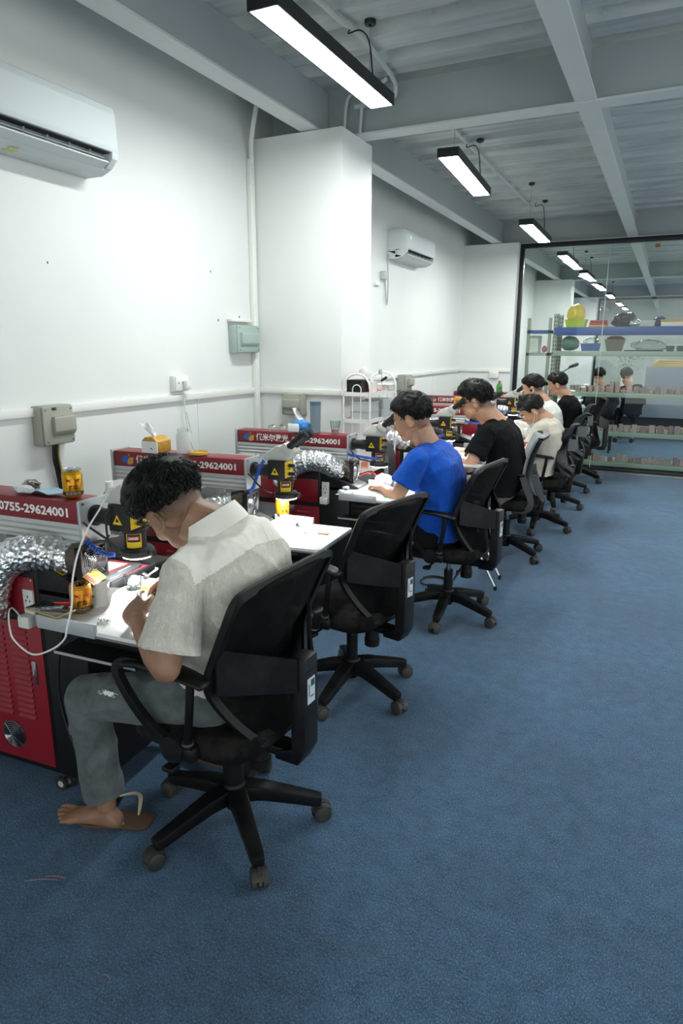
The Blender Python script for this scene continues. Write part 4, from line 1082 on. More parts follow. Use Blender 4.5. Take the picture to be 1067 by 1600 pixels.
def person(label, j, skin, vox=.006, style=None, shirt=None, trousers=None, loc=(0,0,0), sc=1.0, cvox=.007, bare=False, hair_n=1200, seed=1, sleeve=.62, glasses=False, mask=False, heavy=1.0, hands=True, extras=None):
    J = {k: (Vector(v) if isinstance(v,tuple) and len(v) == 3 else v) for k, v in j.items()}
    t = thing('person', label, 'person', loc); off = -Vector(loc)
    for k, v in J.items():
        if isinstance(v, Vector) and k not in ('fwd','lat','hdL','hnL','hdR','hnR'): J[k] = v+off
    SP = [(Vector(c)+off, a, b) for c, a, b in j['spine']]
    lat = J.get('lat', Vector((0,-1,0))); H = head_matrix(J['head'], J['fwd'], j.get('roll',0), sc)
    # ---------------- body: one continuous surface
    bm = B()
    torso_loft(bm, [(c, a*.84, b*.80) for c, a, b in SP], lat)
    add_head(bm, H, heavy)
    nb = SP[-1][0]; nk = H @ Vector((-.028,0,-.045))
    tube(bm, spline([nb-(nk-nb)*.3, nb, nb.lerp(nk,.5), nk],4), [.070*sc*heavy]*3+[.067*sc*heavy]*3+[.064*sc*heavy]*7, 18)
    for S_ in 'LR':
        sh, el, wr = J['sh'+S_], J['el'+S_], J['wr'+S_]; k = sc*heavy**.6
        capsule(bm, SP[-2][0], sh, .05*k, .044*k)
        limb(bm, [sh, sh.lerp(el,.5), el], [.046*k,.043*k,.037*k])
        limb(bm, [el, el.lerp(wr,.28), wr.lerp(el,.3), wr], [.037*k,.041*k,.031*k,.024*k])
        if hands: hand(bm, wr, J['hd'+S_], J['hn'+S_], j.get('side'+S_, 1 if S_ == 'L' else -1), s=.98*sc, **j.get('hand'+S_, {}))
        else: capsule(bm, wr, wr+J['hd'+S_].normalized()*.1, .03, .02)
        hp, kn, an = J['hp'+S_], J['kn'+S_], J['an'+S_]
        limb(bm, [hp, hp.lerp(kn,.5), kn], [.075,.066,.050]); limb(bm, [kn, kn.lerp(an,.3), an.lerp(kn,.25), an], [.048,.052,.036,.031])
        if bare:
            ft = J['ft'+S_]; f = (ft-an); f.z = 0; f.normalize(); x = f.cross(Vector((0,0,1)))*(1 if S_ == 'L' else -1)   # x points to the big toe? (inner side)
            base = Vector((an.x,an.y,an.z)); g = base.z-.052
            def F(a, b, c): return Vector((an.x,an.y,an.z))+f*a+x*b+Vector((0,0,c-base.z+FZ))
            FZ = .018
            rings = []
            for a, w_, h0, h1, bx in ((-.052,.014,.010,.035,0),(-.044,.026,.003,.052,0),(-.02,.031,.0,.075,0),(.015,.031,.0,.075,.0),(.055,.034,.002,.058,.002),(.095,.040,.001,.042,.004),(.13,.045,.0,.030,.005),(.152,.045,.0,.022,.005),(.165,.042,.002,.017,.005)):
                rings.append([F(a, bx+math.cos(q)*w_, (h0+h1)/2+math.sin(q)*(h1-h0)/2) for q in [2*PI*k_/18 for k_ in range(18)]])
            loft(bm, rings)
            for k_ in range(5):
                bx = (.036,.017,.000,-.016,-.030)[k_]; L = (.052,.052,.045,.038,.030)[k_]; r = (.0125,.0088,.0083,.008,.0078)[k_]; st = (.150,.153,.149,.141,.132)[k_]
                p0 = F(st-.01,bx,.012); p1 = F(st+L*.5,bx*1.05,.014); p2 = F(st+L*.95,bx*1.08,.009)
                capsule(bm, p0, p1, r, r*.95, 10); capsule(bm, p1, p2, r*.95, r*.9, 10)
        else:
            ft = J['ft'+S_]; capsule(bm, an, an+Vector((0,0,-.03)), .032, .03); capsule(bm, an+Vector((0,0,-.035)), ft+Vector((0,0,.0)), .03, .026)
    Hi = H.inverted(); st_ = style or {}
    def post(me, co):
        a = me.attributes.new('tint','FLOAT','POINT'); b = me.attributes.new('lip','FLOAT','POINT')
        Hm = np.array(Hi); q = co @ Hm[:3,:3].T+Hm[:3,3]
        az = np.abs(np.arctan2(q[:,1], q[:,0]+.014)); near = (np.linalg.norm(q, axis=1) < .14)
        bk = st_.get('back',-.05)
        low = np.where(az > 1.15, np.interp(az, [1.15,1.44,1.58,1.78,2.05,2.4,3.15], [.04,.012,.022,.0,bk+.012,bk+.002,bk]), 9)
        v = np.clip((q[:,2]-(low-st_.get('fade',.018)))/max(.004,st_.get('fade',.018)), 0, 1)*near*st_.get('fadeamt',.75)
        ear = (np.abs(q[:,1]) > .079) & (np.abs(q[:,0]+.012) < .03); v = np.where(ear, 0, v)
        a.data.foreach_set('value', v)
        lip = np.clip(1-(((q[:,0]-.09)/.012)**2+((q[:,1])/.026)**2+((q[:,2]+.062)/.010)**2), 0, 1)*near
        b.data.foreach_set('value', np.clip(lip*2,0,.8))
    organic('body', bm, vox, 5, skin, t, post=post)
    eyes_brows(H, t)
    add_hair(H, t, style, seed, hair_n)
    # ---------------- shirt
    bm = B(); grow = .012; nkm = nb.lerp(nk,.35)
    torso_loft(bm, [(SP[0][0]+Vector((0,0,-.05)), SP[0][1]+grow+.004, SP[0][2]+grow+.004)]+[(c, a+grow, b+grow) for c, a, b in SP[:-1]]+[(SP[-1][0], SP[-1][1]+.006, SP[-1][2]+.006)], lat)
    k = sc*heavy**.6
    for S_ in 'LR':
        sh, el, wr = J['sh'+S_], J['el'+S_], J['wr'+S_]
        capsule(bm, SP[-2][0], sh, .060*k, .062*k); capsule(bm, SP[-1][0].lerp(SP[-2][0],.15), sh.lerp(SP[-2][0],.35), .052*k, .055*k)
        if sleeve <= 1: 
            e_ = sh.lerp(el, sleeve); r1 = j.get('sleeve_r', .072)*k
            limb(bm, [sh, sh.lerp(e_,.5)], [.062*k, .066*k], k=3); tube(bm, [sh.lerp(e_,.4), e_], [.062*k, r1], 22)
        else:
            limb(bm, [sh, sh.lerp(el,.5), el], [.060*k,.056*k,.048*k]); limb(bm, [el, el.lerp(wr,.5), wr], [.048*k,.042*k,.034*k])
    sm, wr_amp = shirt[0], shirt[1]
    d1 = wrinkle(9, wr_amp, seed, (1,1,.7)); d2 = wrinkle(24, wr_amp*.45, seed+3, (1,1,.5))
    shirt_o = organic('shirt', bm, cvox, 4, sm, t, label=shirt[2] if len(shirt) > 2 else None, disp=lambda p: d1(p)+d2(p), post=j.get('shirt_post'))
    # ---------------- trousers
    bm = B()
    torso_loft(bm, [(SP[0][0]+Vector((-.01,0,-.06)), .16*k,.11*k), (SP[0][0], SP[0][1]+.002, SP[0][2]+.002), (SP[1][0].lerp(SP[0][0],.3), SP[1][1]*.95, SP[1][2]*.95)], lat)
    for S_ in 'LR':
        hp, kn, an = J['hp'+S_], J['kn'+S_], J['an'+S_]; tr = j.get('leg_r', (.090,.082,.069,.066,.064,.058))
        limb(bm, [hp, hp.lerp(kn,.5), kn], [tr[0]*k,tr[1]*k,tr[2]*k])
        P = spline([kn, kn.lerp(an,.35), an.lerp(kn,j.get('hem',.12))],4); tube(bm, P, [lerp(tr[3], tr[5], i/(len(P)-1))*k for i in range(len(P))], 20); ell(bm, kn, tr[2]*k, 16)
    d3 = wrinkle(8, .007, seed+9, (1,1,1.3))
    organic('trousers', bm, cvox, 4, trousers, t, disp=d3)
    # ---------------- shoes
    if not bare:
        for S_ in 'LR':
            an, ft = J['an'+S_], J['ft'+S_]; f = ft-an; f.z = 0; f.normalize()
            bm = B(); 
            M_ = Matrix.Translation((an.x,an.y,off.z)) @ Matrix.Rotation(math.atan2(f.y,f.x),4,'Z')
            rings = []
            for a, w_, h in ((-.055,.025,.055),(-.045,.033,.075),(-.0,.036,.085),(.05,.038,.07),(.11,.044,.05),(.155,.040,.035),(.185,.02,.022)):
                rings.append([(a, math.cos(q)*w_, h/2+math.sin(q)*h/2) for q in [2*PI*k_/16 for k_ in range(16)]])
            loft(bm, rings, M=M_); obj('shoe', bm, M_RUB, t)
    return t, H, shirt_o
ST = dict(front=.075, side=-.012, back=-.060, len=.030, lift=.35, thick=.022, flow='fwd', fade=.03)
# ---- man in the cream linen shirt
def yoke_post(me, co):
    nb = np.array((-1.155,1.565,1.085)); ax = np.array((.55,0,-.83)); ax = ax/np.linalg.norm(ax)
    loc = np.array(P1)
    idx = []
    for p in me.polygons:
        c = np.array(p.center)+loc-nb; s = c @ ax; lateral = abs(c[1])
        # back yoke: above a shallow arc, in front bounded by the shoulder seam; sleeves excluded
        idx.append(1 if (s < .105+lateral*.10 and lateral < .205 and s > -.2) else 0)
    me.polygons.foreach_set('material_index', idx)
P1 = (-1.15,1.58,0)
man1 = dict(
    spine=[((-1.19,1.60,.575),.165,.115),((-1.175,1.60,.66),.16,.108),((-1.15,1.60,.76),.168,.112),((-1.105,1.595,.86),.18,.118),((-1.11,1.585,.95),.185,.112),((-1.14,1.575,1.03),.165,.088),((-1.17,1.565,1.075),.085,.062)],
    head=(-1.300,1.535,1.122), fwd=(-.637,.26,-.72), roll=-.29,
    shL=(-1.155,1.395,.985), elL=(-1.150,1.285,.748), wrL=(-1.295,1.345,.838),
    shR=(-1.17,1.755,.985), elR=(-1.27,1.86,.80), wrR=(-1.425,1.70,.845),
    hdL=(-.72,.50,.16), hnL=(.25,.75,-.65), hdR=(-.55,-.80,-.10), hnR=(.25,-.35,-.9),
    handL=dict(curls=(.28,.8,.95,1.0), thumb=(.55,.5)), handR=dict(curls=(.5,.8,.9,.9), thumb=(.5,.55)), sideL=-1, sideR=1,
    hpL=(-1.175,1.50,.545), knL=(-1.592,1.398,.495), anL=(-1.555,1.405,.10), ftL=(-1.80,1.35,.03),
    hpR=(-1.175,1.70,.545), knR=(-1.52,1.80,.50), anR=(-1.40,1.84,.085), ftR=(-1.62,1.86,.03),
    shirt_post=yoke_post, hem=.10, sleeve_r=.082, leg_r=(.090,.080,.066,.066,.062,.060))
t1, H1, sh1 = person('man in cream linen shirt and grey jeans, head bent low, barefoot on a sandal', man1, SK1, vox=.004, cvox=.0055,
    style=dict(front=.058, side=-.010, back=-.015, len=.045, lift=.5, thick=.034, quiff=.020, flow='fwd', fade=.05, fadeamt=.8), shirt=([C_LINEN,C_YOKE], .0065), trousers=C_JEANS, loc=P1, sc=1.06, bare=True, hair_n=5200, seed=4, sleeve=.80)
# collar of the linen shirt (a standing band folded over)
bm = B(); rings = []
nb = Vector((-1.165,1.562,1.083)); ax = Vector((-.52,-.12,.84)).normalized()
lx = Vector((0,-1,0)); lx = (lx-ax*lx.dot(ax)).normalized(); fy = ax.cross(lx)
N = 30
for i in range(N+1):
    q = -2.6+5.2*i/N; d = lx*math.sin(q)+fy*math.cos(q)
    rr = .084; h = .040
    base = nb+d*rr
    rings.append([base+d*.014-ax*.020, base+d*.012+ax*.000, base+d*.002+ax*h, base-d*.003+ax*h, base-d*.004-ax*.005])
t_ = bmesh.new()
for i in range(N+1): rings[i] = [p-Vector(P1) for p in rings[i]]
V = [[bm.verts.new(p) for p in r] for r in rings]
for A_, C_ in zip(V, V[1:]):
    for k in range(5): bm.faces.new((A_[k],A_[(k+1)%5],C_[(k+1)%5],C_[k]))
bm.faces.new(V[0][::-1]); bm.faces.new(V[-1]); bmesh.ops.recalc_face_normals(bm, faces=bm.faces)
obj('collar', bm, C_YOKE, t1, ang=60)
# sleeve hems and torn patch on the jeans
e_ = Vector(man1['shL']).lerp(Vector(man1['elL']), .80)-Vector(P1); s_ = (Vector(man1['elL'])-Vector(man1['shL'])).normalized()
bm = B(); tube(bm, [e_-s_*.022, e_+s_*.003], [.0835,.0865], 30, caps=False); tube(bm, [e_-s_*.022, e_+s_*.003], [.081,.084], 30, caps=False)
obj('sleeve_hem', bm, C_LINEN, t1)
bm = B(); rnd = random.Random(5)
TR = [c for c in t1.children if c.name.startswith('trousers')][0]
def onto(p, lift=.0016):
    ok, co, no, _ = TR.closest_point_on_mesh(p); return co+no*lift
ctr = Vector((-1.455,1.33,.585))-Vector(P1); V = []
for i in range(5): V.append([bm.verts.new(onto(ctr+Vector((.026*(u-2)*.5*(1-.25*abs(i-2))+.004*math.sin(i*3),0,.011*(i-2)*.6+.004*math.sin(u*4))))) for u in range(5)])
for A_, C_ in zip(V, V[1:]):
    for k in range(4): bm.faces.new((A_[k],A_[k+1],C_[k+1],C_[k]))
for k in range(14):
    a = ctr+Vector((rnd.uniform(-.045,.03),0,rnd.uniform(-.018,.014))); b_ = a+Vector((rnd.uniform(.008,.02),0,rnd.uniform(-.004,.004))); tube(bm, [onto(a), onto(b_)], .0008, 5)
obj('torn_threads', bm, M_PAPER, t1, kind='stuff')
# ---- the sandal under the bare foot
STRAPS = [[(-1.60,1.505,.05),(-1.575,1.550,.040),(-1.540,1.545,.042),(-1.515,1.515,.032),(-1.503,1.492,.014)], [(-1.64,1.405,.040),(-1.615,1.395,.040),(-1.585,1.400,.030),(-1.548,1.420,.022),(-1.517,1.437,.014)]]
def sandal(label, x, y, rz):
    t = thing('sandal', label, 'sandal', (x,y,0), rz)
    M_SOLE = mat('brown_sole','5a4535', .7, bump=.3, bscale=300); M_STRAP = mat('cream_strap','c9c19e', .5)
    pts = []
    for a, w in ((0,.022),(.01,.036),(.04,.043),(.09,.041),(.14,.044),(.19,.052),(.225,.050),(.25,.038),(.262,.018)): pts.append((-a, w))
    pts = pts+[(a, -w) for a, w in pts[::-1]]
    bm = B(); prism(bm, pts, 'z', 0, .014, bev=.003); obj('sole', bm, M_SOLE, t)
    Mi = (Matrix.Translation((x,y,0)) @ Matrix.Rotation(rz,4,'Z')).inverted()
    for P_ in STRAPS:
        bm = B(); P2 = spline([Mi @ Vector(p) for p in P_],5); strip(bm, P2, [.004+.010*math.sin(PI*(i+1)/(len(P2)+1)) for i in range(len(P2))], .004, up=(0,0,1)); obj('strap', bm, M_STRAP, t)
    return t
sandal('brown flip-flop sandal with cream strap under the bare heel', -1.445, 1.492, math.radians(19))

def helper(c, lean, yy=0):   # a seated spine from pelvis up
    pass
def seated(label, px, py, head, fwd, nb, shirt, trousers, skin, hair, hands_at, rot=0, heavy=1.0, sleeve=.6, seed=2, elL=None, elR=None, roll=0, vox=.006, back=None, zs=.575, hn=1000, sc=1.0, hair_n=None, **k):
    """px,py pelvis; nb neck base; hands_at = (left, right) wrists. Faces -x."""
    P = Vector((px,py,zs)); N_ = Vector(nb)
    def q(u, bx=0): v = P.lerp(N_, u); v.z = lerp(zs, N_.z, u); v.x += bx; return tuple(v)
    h = heavy
    spine = [(q(0),.165*h,.115*h),(q(.17,.012),.16*h,.115*h*h),(q(.38,.035),.168*h,.118*h*h),(q(.58,.045),.178*h,.12*h),(q(.76,.035),.185*h,.115*h),(q(.91,.015),.16*h,.088*h),(q(1.0),.082*h,.062*h)]
    sx, sy, sz = q(.86,-.01)
    w = .190*h
    L, R = Vector(hands_at[0]), Vector(hands_at[1])
    shL = Vector((sx,sy-w,sz)); shR = Vector((sx-.01,sy+w,sz))
    elL = Vector(elL) if elL else Vector((sx-.07,sy-w-.06,sz-.255)); elR = Vector(elR) if elR else Vector((sx-.08,sy+w+.06,sz-.25))
    d = dict(spine=spine, head=tuple(head), fwd=fwd, roll=roll, shL=tuple(shL), shR=tuple(shR), elL=tuple(elL), elR=tuple(elR), wrL=tuple(L), wrR=tuple(R),
        hdL=Vector((-.75,.55,.05)), hnL=Vector((0,.2,-1)), hdR=Vector((-.75,-.55,.0)), hnR=Vector((0,-.2,-1)), handL=dict(curl=.5), handR=dict(curl=.55), sideL=-1, sideR=1,
        hpL=(px-.01,py-.10,zs-.03), knL=(px-.42,py-.15,.505), anL=(px-.37,py-.15,.09), ftL=(px-.50,py-.15,.03),
        hpR=(px-.01,py+.10,zs-.03), knR=(px-.40,py+.15,.505), anR=(px-.30,py+.15,.09), ftR=(px-.43,py+.15,.03))
    d.update(k)
    return person(label, d, skin, vox=vox, cvox=.0075, style=hair, shirt=shirt, trousers=trousers, loc=(px,py,0), sc=sc, hair_n=hair_n or hn, seed=seed, sleeve=sleeve, heavy=heavy)
HB = dict(front=.070, side=-.014, back=-.062, len=.034, lift=.45, thick=.026, flow='fwd', fade=.012, fadeamt=.5)
t3, H3, _ = seated('man in a royal blue T-shirt looking into a microscope', -1.12, 3.66, (-1.275,3.535,1.213), (-.93,-.02,-.36), (-1.19,3.59,1.07), (C_BLUE,.006), C_DARK, SK2, HB,
    ((-1.40,3.445,.825),(-1.42,3.66,.825)), seed=11, vox=.0055, sc=1.04, elL=(-1.28,3.35,.80), hn=2600, sleeve=.66)
HG = dict(front=.060, side=-.014, back=-.055, len=.040, lift=.5, thick=.030, quiff=.012, flow='side', fade=.03, fadeamt=.7)
t4, H4, _ = seated('heavy man in black T-shirt and glasses looking into a microscope', -1.08, 5.02, (-1.275,4.915,1.215), (-.95,-.02,-.30), (-1.135,4.96,1.07), (C_BLACK,.005), C_KHAKI, SK2, HG,
    ((-1.42,4.72,.82),(-1.42,4.98,.83)), seed=12, heavy=1.16, elL=(-1.22,4.62,.775), hn=2200, sleeve=.68, sc=1.08)
# glasses
def glasses(t, H):
    g = bpy.data.objects.new('glasses', None); COL.objects.link(g); g.parent = t
    for s in (-1,1):
        bm = B(); pts = []
        for k in range(18):
            a = 2*PI*k/18; pts.append((.098-.006*abs(math.cos(a)), s*(.033+.024*math.cos(a)), .004+.017*math.sin(a)))
        tube(bm, pts, .0021, 6, closed=True, M=H); obj('rim', bm, M_PBLK, g)
        bm = B(); tube(bm, [(.094,s*.057,.008),(.06,s*.077,.006),(.0,s*.088,.004),(-.02,s*.088,-.008)], .0022, 6, M=H); obj('temple', bm, M_PBLK, g)
    bm = B(); tube(bm, [(.100,-.010,.010),(.104,0,.013),(.100,.010,.010)], .0013, 6, M=H); obj('bridge', bm, M_PBLK, g)
glasses(t4, H4)
HM = dict(front=.068, side=-.016, back=-.058, len=.036, lift=.5, thick=.026, flow='side', fade=.02, fadeamt=.5)
t5, H5, _ = seated('man in beige polo shirt looking down, face mask pulled under his chin', -.95, 5.98, (-1.035,5.93,1.068), (-.72,-.18,-.62), (-.915,5.97,1.0), (C_BEIGE,.004), C_DARK, SK2, HM,
    ((-1.22,5.80,.84),(-1.26,5.99,.85)), seed=13, elL=(-1.02,5.71,.72), vox=.007, hn=1600, sleeve=.62)
def maskm(t, H):
    g = bpy.data.objects.new('face_mask', None); COL.objects.link(g); g.parent = t
    M_MK = mat('mask_blue','a9cfe0', .8)
    bm = B(); rings = []
    for u in range(9):
        a = -1.1+2.2*u/8; r = .075
        rings.append([(.012+r*math.cos(a), r*.78*math.sin(a), -.085+dz*.0 -.0+dz) for dz in (-.030,-.018,.004)]+[(.008+r*.9*math.cos(a), r*.70*math.sin(a), -.085+dz) for dz in (.004,-.018,-.036)])
    loft(bm, rings, M=H); bmesh.ops.recalc_face_normals(bm, faces=bm.faces); obj('mask_cloth', bm, M_MK, g)
    for s in (-1,1):
        bm = B(); tube(bm, [(.045,s*.056,-.08),(.01,s*.078,-.045),(-.028,s*.084,.0)], .0013, 6, M=H); tube(bm, [(.045,s*.056,-.10),(.0,s*.070,-.07),(-.028,s*.082,-.02)], .0013, 6, M=H); obj('ear_loop', bm, M_PAPER, g)
maskm(t5, H5)
HW = dict(front=.072, side=-.006, back=-.035, len=.026, lift=.9, thick=.024, flow='fwd', fade=.05, fadeamt=.85)
t6, H6, _ = seated('man in a white shirt with side-faded hair behind the beige polo', -1.06, 6.98, (-1.225,6.95,1.205), (-.95,-.02,-.30), (-1.10,6.97,1.07), (C_WHITE,.004), C_DARK, SK2, HW,
    ((-1.38,6.85,.84),(-1.38,7.05,.84)), seed=14, vox=.008, hn=1200, sleeve=1.2)
bm = B(); ell(bm, (-.002,.086,-.012), (.012,.006,.016), 10, M=H6); obj('earphone', bm, M_RUB, t6)
t7, H7, _ = seated('man in a black long-sleeved top farthest along the row', -1.0, 7.93, (-1.125,7.90,1.200), (-.95,-.02,-.28), (-1.01,7.92,1.07), (C_BLACK,.005), C_DARK, SK2, HB,
    ((-1.38,7.80,.84),(-1.38,8.0,.84)), seed=15, vox=.008, hn=1200, sleeve=1.2)
bm = B()
#, .03, plane_M((-.885-(-1.0)+.045,7.93-7.93,.90), (0,1,0), (0,0,1)), width=.05); 
# ================================================================== THINGS ON AND AROUND THE MACHINES
M_GOLD = mat('gold_can','c8951c', .28, .75); M_TIN = mat('tin','c2c5c6', .25, 1); M_AMBER = mat('amber_can','c4841a', .3, .6)
M_CLEAR = M_JAR; M_FROST = mat('frosted_plastic','d7dcda', .45, alpha=.55); M_TISS = mat('tissue','f4f5f4', .9)
M_LBLUE = mat('light_blue_film','9fc3cf', .6); M_GOLDBOX = mat('gold_print','cf9f3e', .4, .3, var=.35, vscale=60)
M_PHONE = mat('phone_glass','08090a', .06, coat=1); M_PGOLD = mat('phone_gold','c9a978', .3, .8)
def on_curve(bm, cx, cy, r, a0, a1, z0, z1, n=8, lift=.0006):
    vs = []
    for i in range(n+1):
        q = lerp(a0,a1,i/n); vs.append([bm.verts.new((cx+(r+lift)*math.cos(q), cy+(r+lift)*math.sin(q), z)) for z in (z0,z1)])
    for i in range(n): bm.faces.new((vs[i][0],vs[i+1][0],vs[i+1][1],vs[i][1]))
def curved_text(bm, txt, size, r, a, z, width, lift=.001, bold=0):
    t2 = bmesh.new(); text(t2, txt, size, Matrix.Identity(4), width=width, bold=bold)
    for v in t2.verts:
        q = a+v.co.x/r; v.co = Vector(((r+lift)*math.cos(q), (r+lift)*math.sin(q), z+v.co.y))
    _merge(bm, t2)
def drink_can(label, x, y, z, h=.096, r=.033, face=-PI/2+.75, open_=False, group=None):
    t = thing('drink_can', label, 'can', (x,y,z), 0, group)
    bm = B(); lathe(bm, [(0,.002),(r*.86,0),(r*.9,.002),(r,.010),(r,h*.80),(r*.97,h*.815),(r*.97,h*.825),(r*1.0,h*.84),(r*.95,h*.87),(r*.95,h*.885),(r*.97,h*.90),(r*.90,h*.95)]+([] if not open_ else [(r*.86,h*.95),(r*.86,.01),(0,.01)]), n=32); obj('body', bm, M_GOLD if not open_ else M_AMBER, t)
    if not open_:
        bm = B(); lathe(bm, [(r*.90,h*.945),(r*.925,h),(r*.88,h*1.005),(r*.85,h*.97),(0,h*.968)], n=32); obj('lid', bm, M_TIN, t)
        bm = B(); box(bm, (0,.003,h*.985), (.012,.022,.002), .0008); obj('pull_tab', bm, M_TIN, t)
    else:
        bm = B(); rnd = random.Random(2)
        for k in range(12): 
            a = rnd.uniform(0,6.3); q = rnd.uniform(.3,.8)*r; cyl(bm, (q*math.cos(a),q*math.sin(a),.05), (q*.9*math.cos(a),q*.9*math.sin(a),h*rnd.uniform(.88,1.02)), .003, n=6)
        obj('bits', bm, M_TIN, t, kind='stuff')
    bm = B(); on_curve(bm, 0, 0, r, face-1.4, face+1.5, .009, .021, 14); obj('dark_band', bm, M_PBLK, t, ang=180)
    bm = B(); curved_text(bm, '维生素功能饮料', .01, r, face+.1, .015, .05); obj('lettering', bm, M_TXT, t, smooth=False)
    bm = B(); curved_text(bm, '红牛', .022, r, face+.12, h*.36, .030, bold=.0008); obj('lettering', bm, M_PRED if not open_ else M_PBLK, t, smooth=False)
    for s in (-1,1):       # two facing bull-like red blots
        bm = B()
        for dx, dz, w, hh in ((0,0,.010,.006),(-.006*s*-1,.003,.005,.005),(.006,-.005,.002,.006),(-.006,-.005,.002,.006),(-s*.009,.004,.003,.003)):
            vs = []
            for k in range(10):
                q = 2*PI*k/10; a = face+.12+(s*.014+dx+w/2*1.2*math.cos(q))/r; vs.append(bm.verts.new(((r+.0011)*math.cos(a),(r+.0011)*math.sin(a), h*.62+dz+hh*.7*math.sin(q))))
            bm.faces.new(vs)
        obj('emblem', bm, M_PRED, t, smooth=False)
    return t
drink_can('closed gold energy drink can standing on the end of the nearest red arm', -1.790, 1.602, 1.1045)
drink_can('open amber drink can full of metal bits on the nearest white worktop', -1.578, 1.402, .7975, .095, .033, -PI/2+.8, True)
drink_can('gold drink can on the second machine behind its worktop', -1.60, 2.665, .81, .095, .033, -PI/2+.8, True)
def sheet(pts, z, th=.0008, amp=0, res=1): 
    bm = B(); prism(bm, pts, 'z', z, z+th); return bm
def crumple(bm, c, r, amp=.3, seed=0, sub=3):
    t = bmesh.new(); bmesh.ops.create_icosphere(t, subdivisions=sub, radius=1)
    for v in t.verts:
        n_ = noise.noise(v.co*1.7+Vector((seed,0,0)))*amp+noise.noise(v.co*4+Vector((0,seed,0)))*amp*.6
        v.co = v.co*(1+n_); v.co = Vector((c[0]+v.co.x*r[0], c[1]+v.co.y*r[1], c[2]+v.co.z*r[2]))
    _merge(bm, t)
# on arm 1
bm = B(); 
g = [(-2.06,1.60),(-1.97,1.625),(-1.90,1.63),(-1.835,1.625),(-1.83,1.60),(-1.87,1.565),(-1.92,1.565),(-1.97,1.575),(-2.05,1.57)]
prism(bm, g, 'z', 1.106, 1.1085)
for v in bm.verts: v.co.z += .006+.006*math.sin(v.co.x*55)
tag(obj('plastic_film', bm, M_LBLUE), 'light blue film lying on the nearest red arm beside the gold can', 'sheet')
bm = B(); crumple(bm, (-1.985,1.565,1.118), (.045,.022,.014), .25, 3)
tag(obj('plastic_bag', bm, mat('clear_bag','e7eaea', .15, alpha=.75), ang=30), 'rolled clear plastic bag on the nearest red arm', 'bag')
bm = B(); rnd = random.Random(1)
t = thing('bag_of_bits', 'small bag of brown beads behind the rolled plastic bag', 'bag', (-2.01,1.615,1.105))
bm = B()
for k in range(46): ell(bm, (rnd.uniform(-.028,.028),rnd.uniform(-.018,.018),rnd.uniform(.004,.022)), (.006,.004,.004), 7)
obj('beads', bm, mat('brown_bead','7d4e3b', .4, var=.5, vscale=60), t, kind='stuff')
bm = B(); crumple(bm, (0,0,.016), (.040,.024,.020), .2, 8); obj('bag_film', bm, M_CLEAR, t)
# bottle behind the first head
def bottle(label, x, y, z, h, r, body, cap, fill=None, lab=None):
    t = thing('bottle', label, 'bottle', (x,y,z))
    bm = B(); lathe(bm, [(0,.003),(r*.8,0),(r,.01),(r,h*.35),(r*.96,h*.4),(r,h*.45),(r,h*.68),(r*.8,h*.78),(r*.42,h*.87),(r*.40,h*.92),(0,h*.92)], n=24); obj('body', bm, body, t)
    bm = B(); cyl(bm, (0,0,h*.90), (0,0,h), r*.48, n=20); obj('cap', bm, cap, t)
    if fill: bm = B(); lathe(bm, [(0,.006),(r*.9,.006),(r*.93,.012),(r*.93,h*.6),(0,h*.6)], n=24); obj('liquid', bm, fill, t)
    if lab:
        bm = B(); lathe(bm, [(r*1.015,h*.40),(r*1.02,h*.66)], n=24); l_ = obj('wrap_label', bm, lab, t)
        bm = B(); curved_text(bm, '绿茶', .03, r, -PI/2+.7, h*.52, r*1.2, lift=.0015, bold=.001); obj('lettering', bm, M_PRED, l_, smooth=False)
    return t
bottle('clear bottle with white cap behind the nearest laser head', -1.885, 1.86, .886, .215, .03, M_CLEAR, M_TXT)
# phone over the rim, charging
t = thing('phone', 'black and gold phone lying on the nearest worktop edge', 'phone', (-1.622,1.322,.8195), math.radians(-4))
obj('phone_case', b2(B(), (-.075,-.036,0), (.075,.036,.007), .003), M_PGOLD, t); obj('phone_screen', b2(B(), (-.072,-.034,.0066), (.072,.034,.0078), .0005), M_PHONE, t)
bm = B(); tube(bm, spline([(-1.895,1.425,.705),(-1.885,1.39,.755),(-1.865,1.36,.755),(-1.83,1.33,.722),(-1.775,1.30,.700),(-1.66,1.27,.689),(-1.561,1.26,.729),(-1.50,1.258,.775),(-1.485,1.26,.815),(-1.492,1.29,.872),(-1.538,1.34,.918),(-1.576,1.40,.975),(-1.591,1.46,1.04),(-1.582,1.51,1.098),(-1.588,1.56,1.14)],8), .0028, 8)
tag(obj('charging_cable', bm, M_TXT), 'white charging cable looping below the nearest worktop', 'cable')
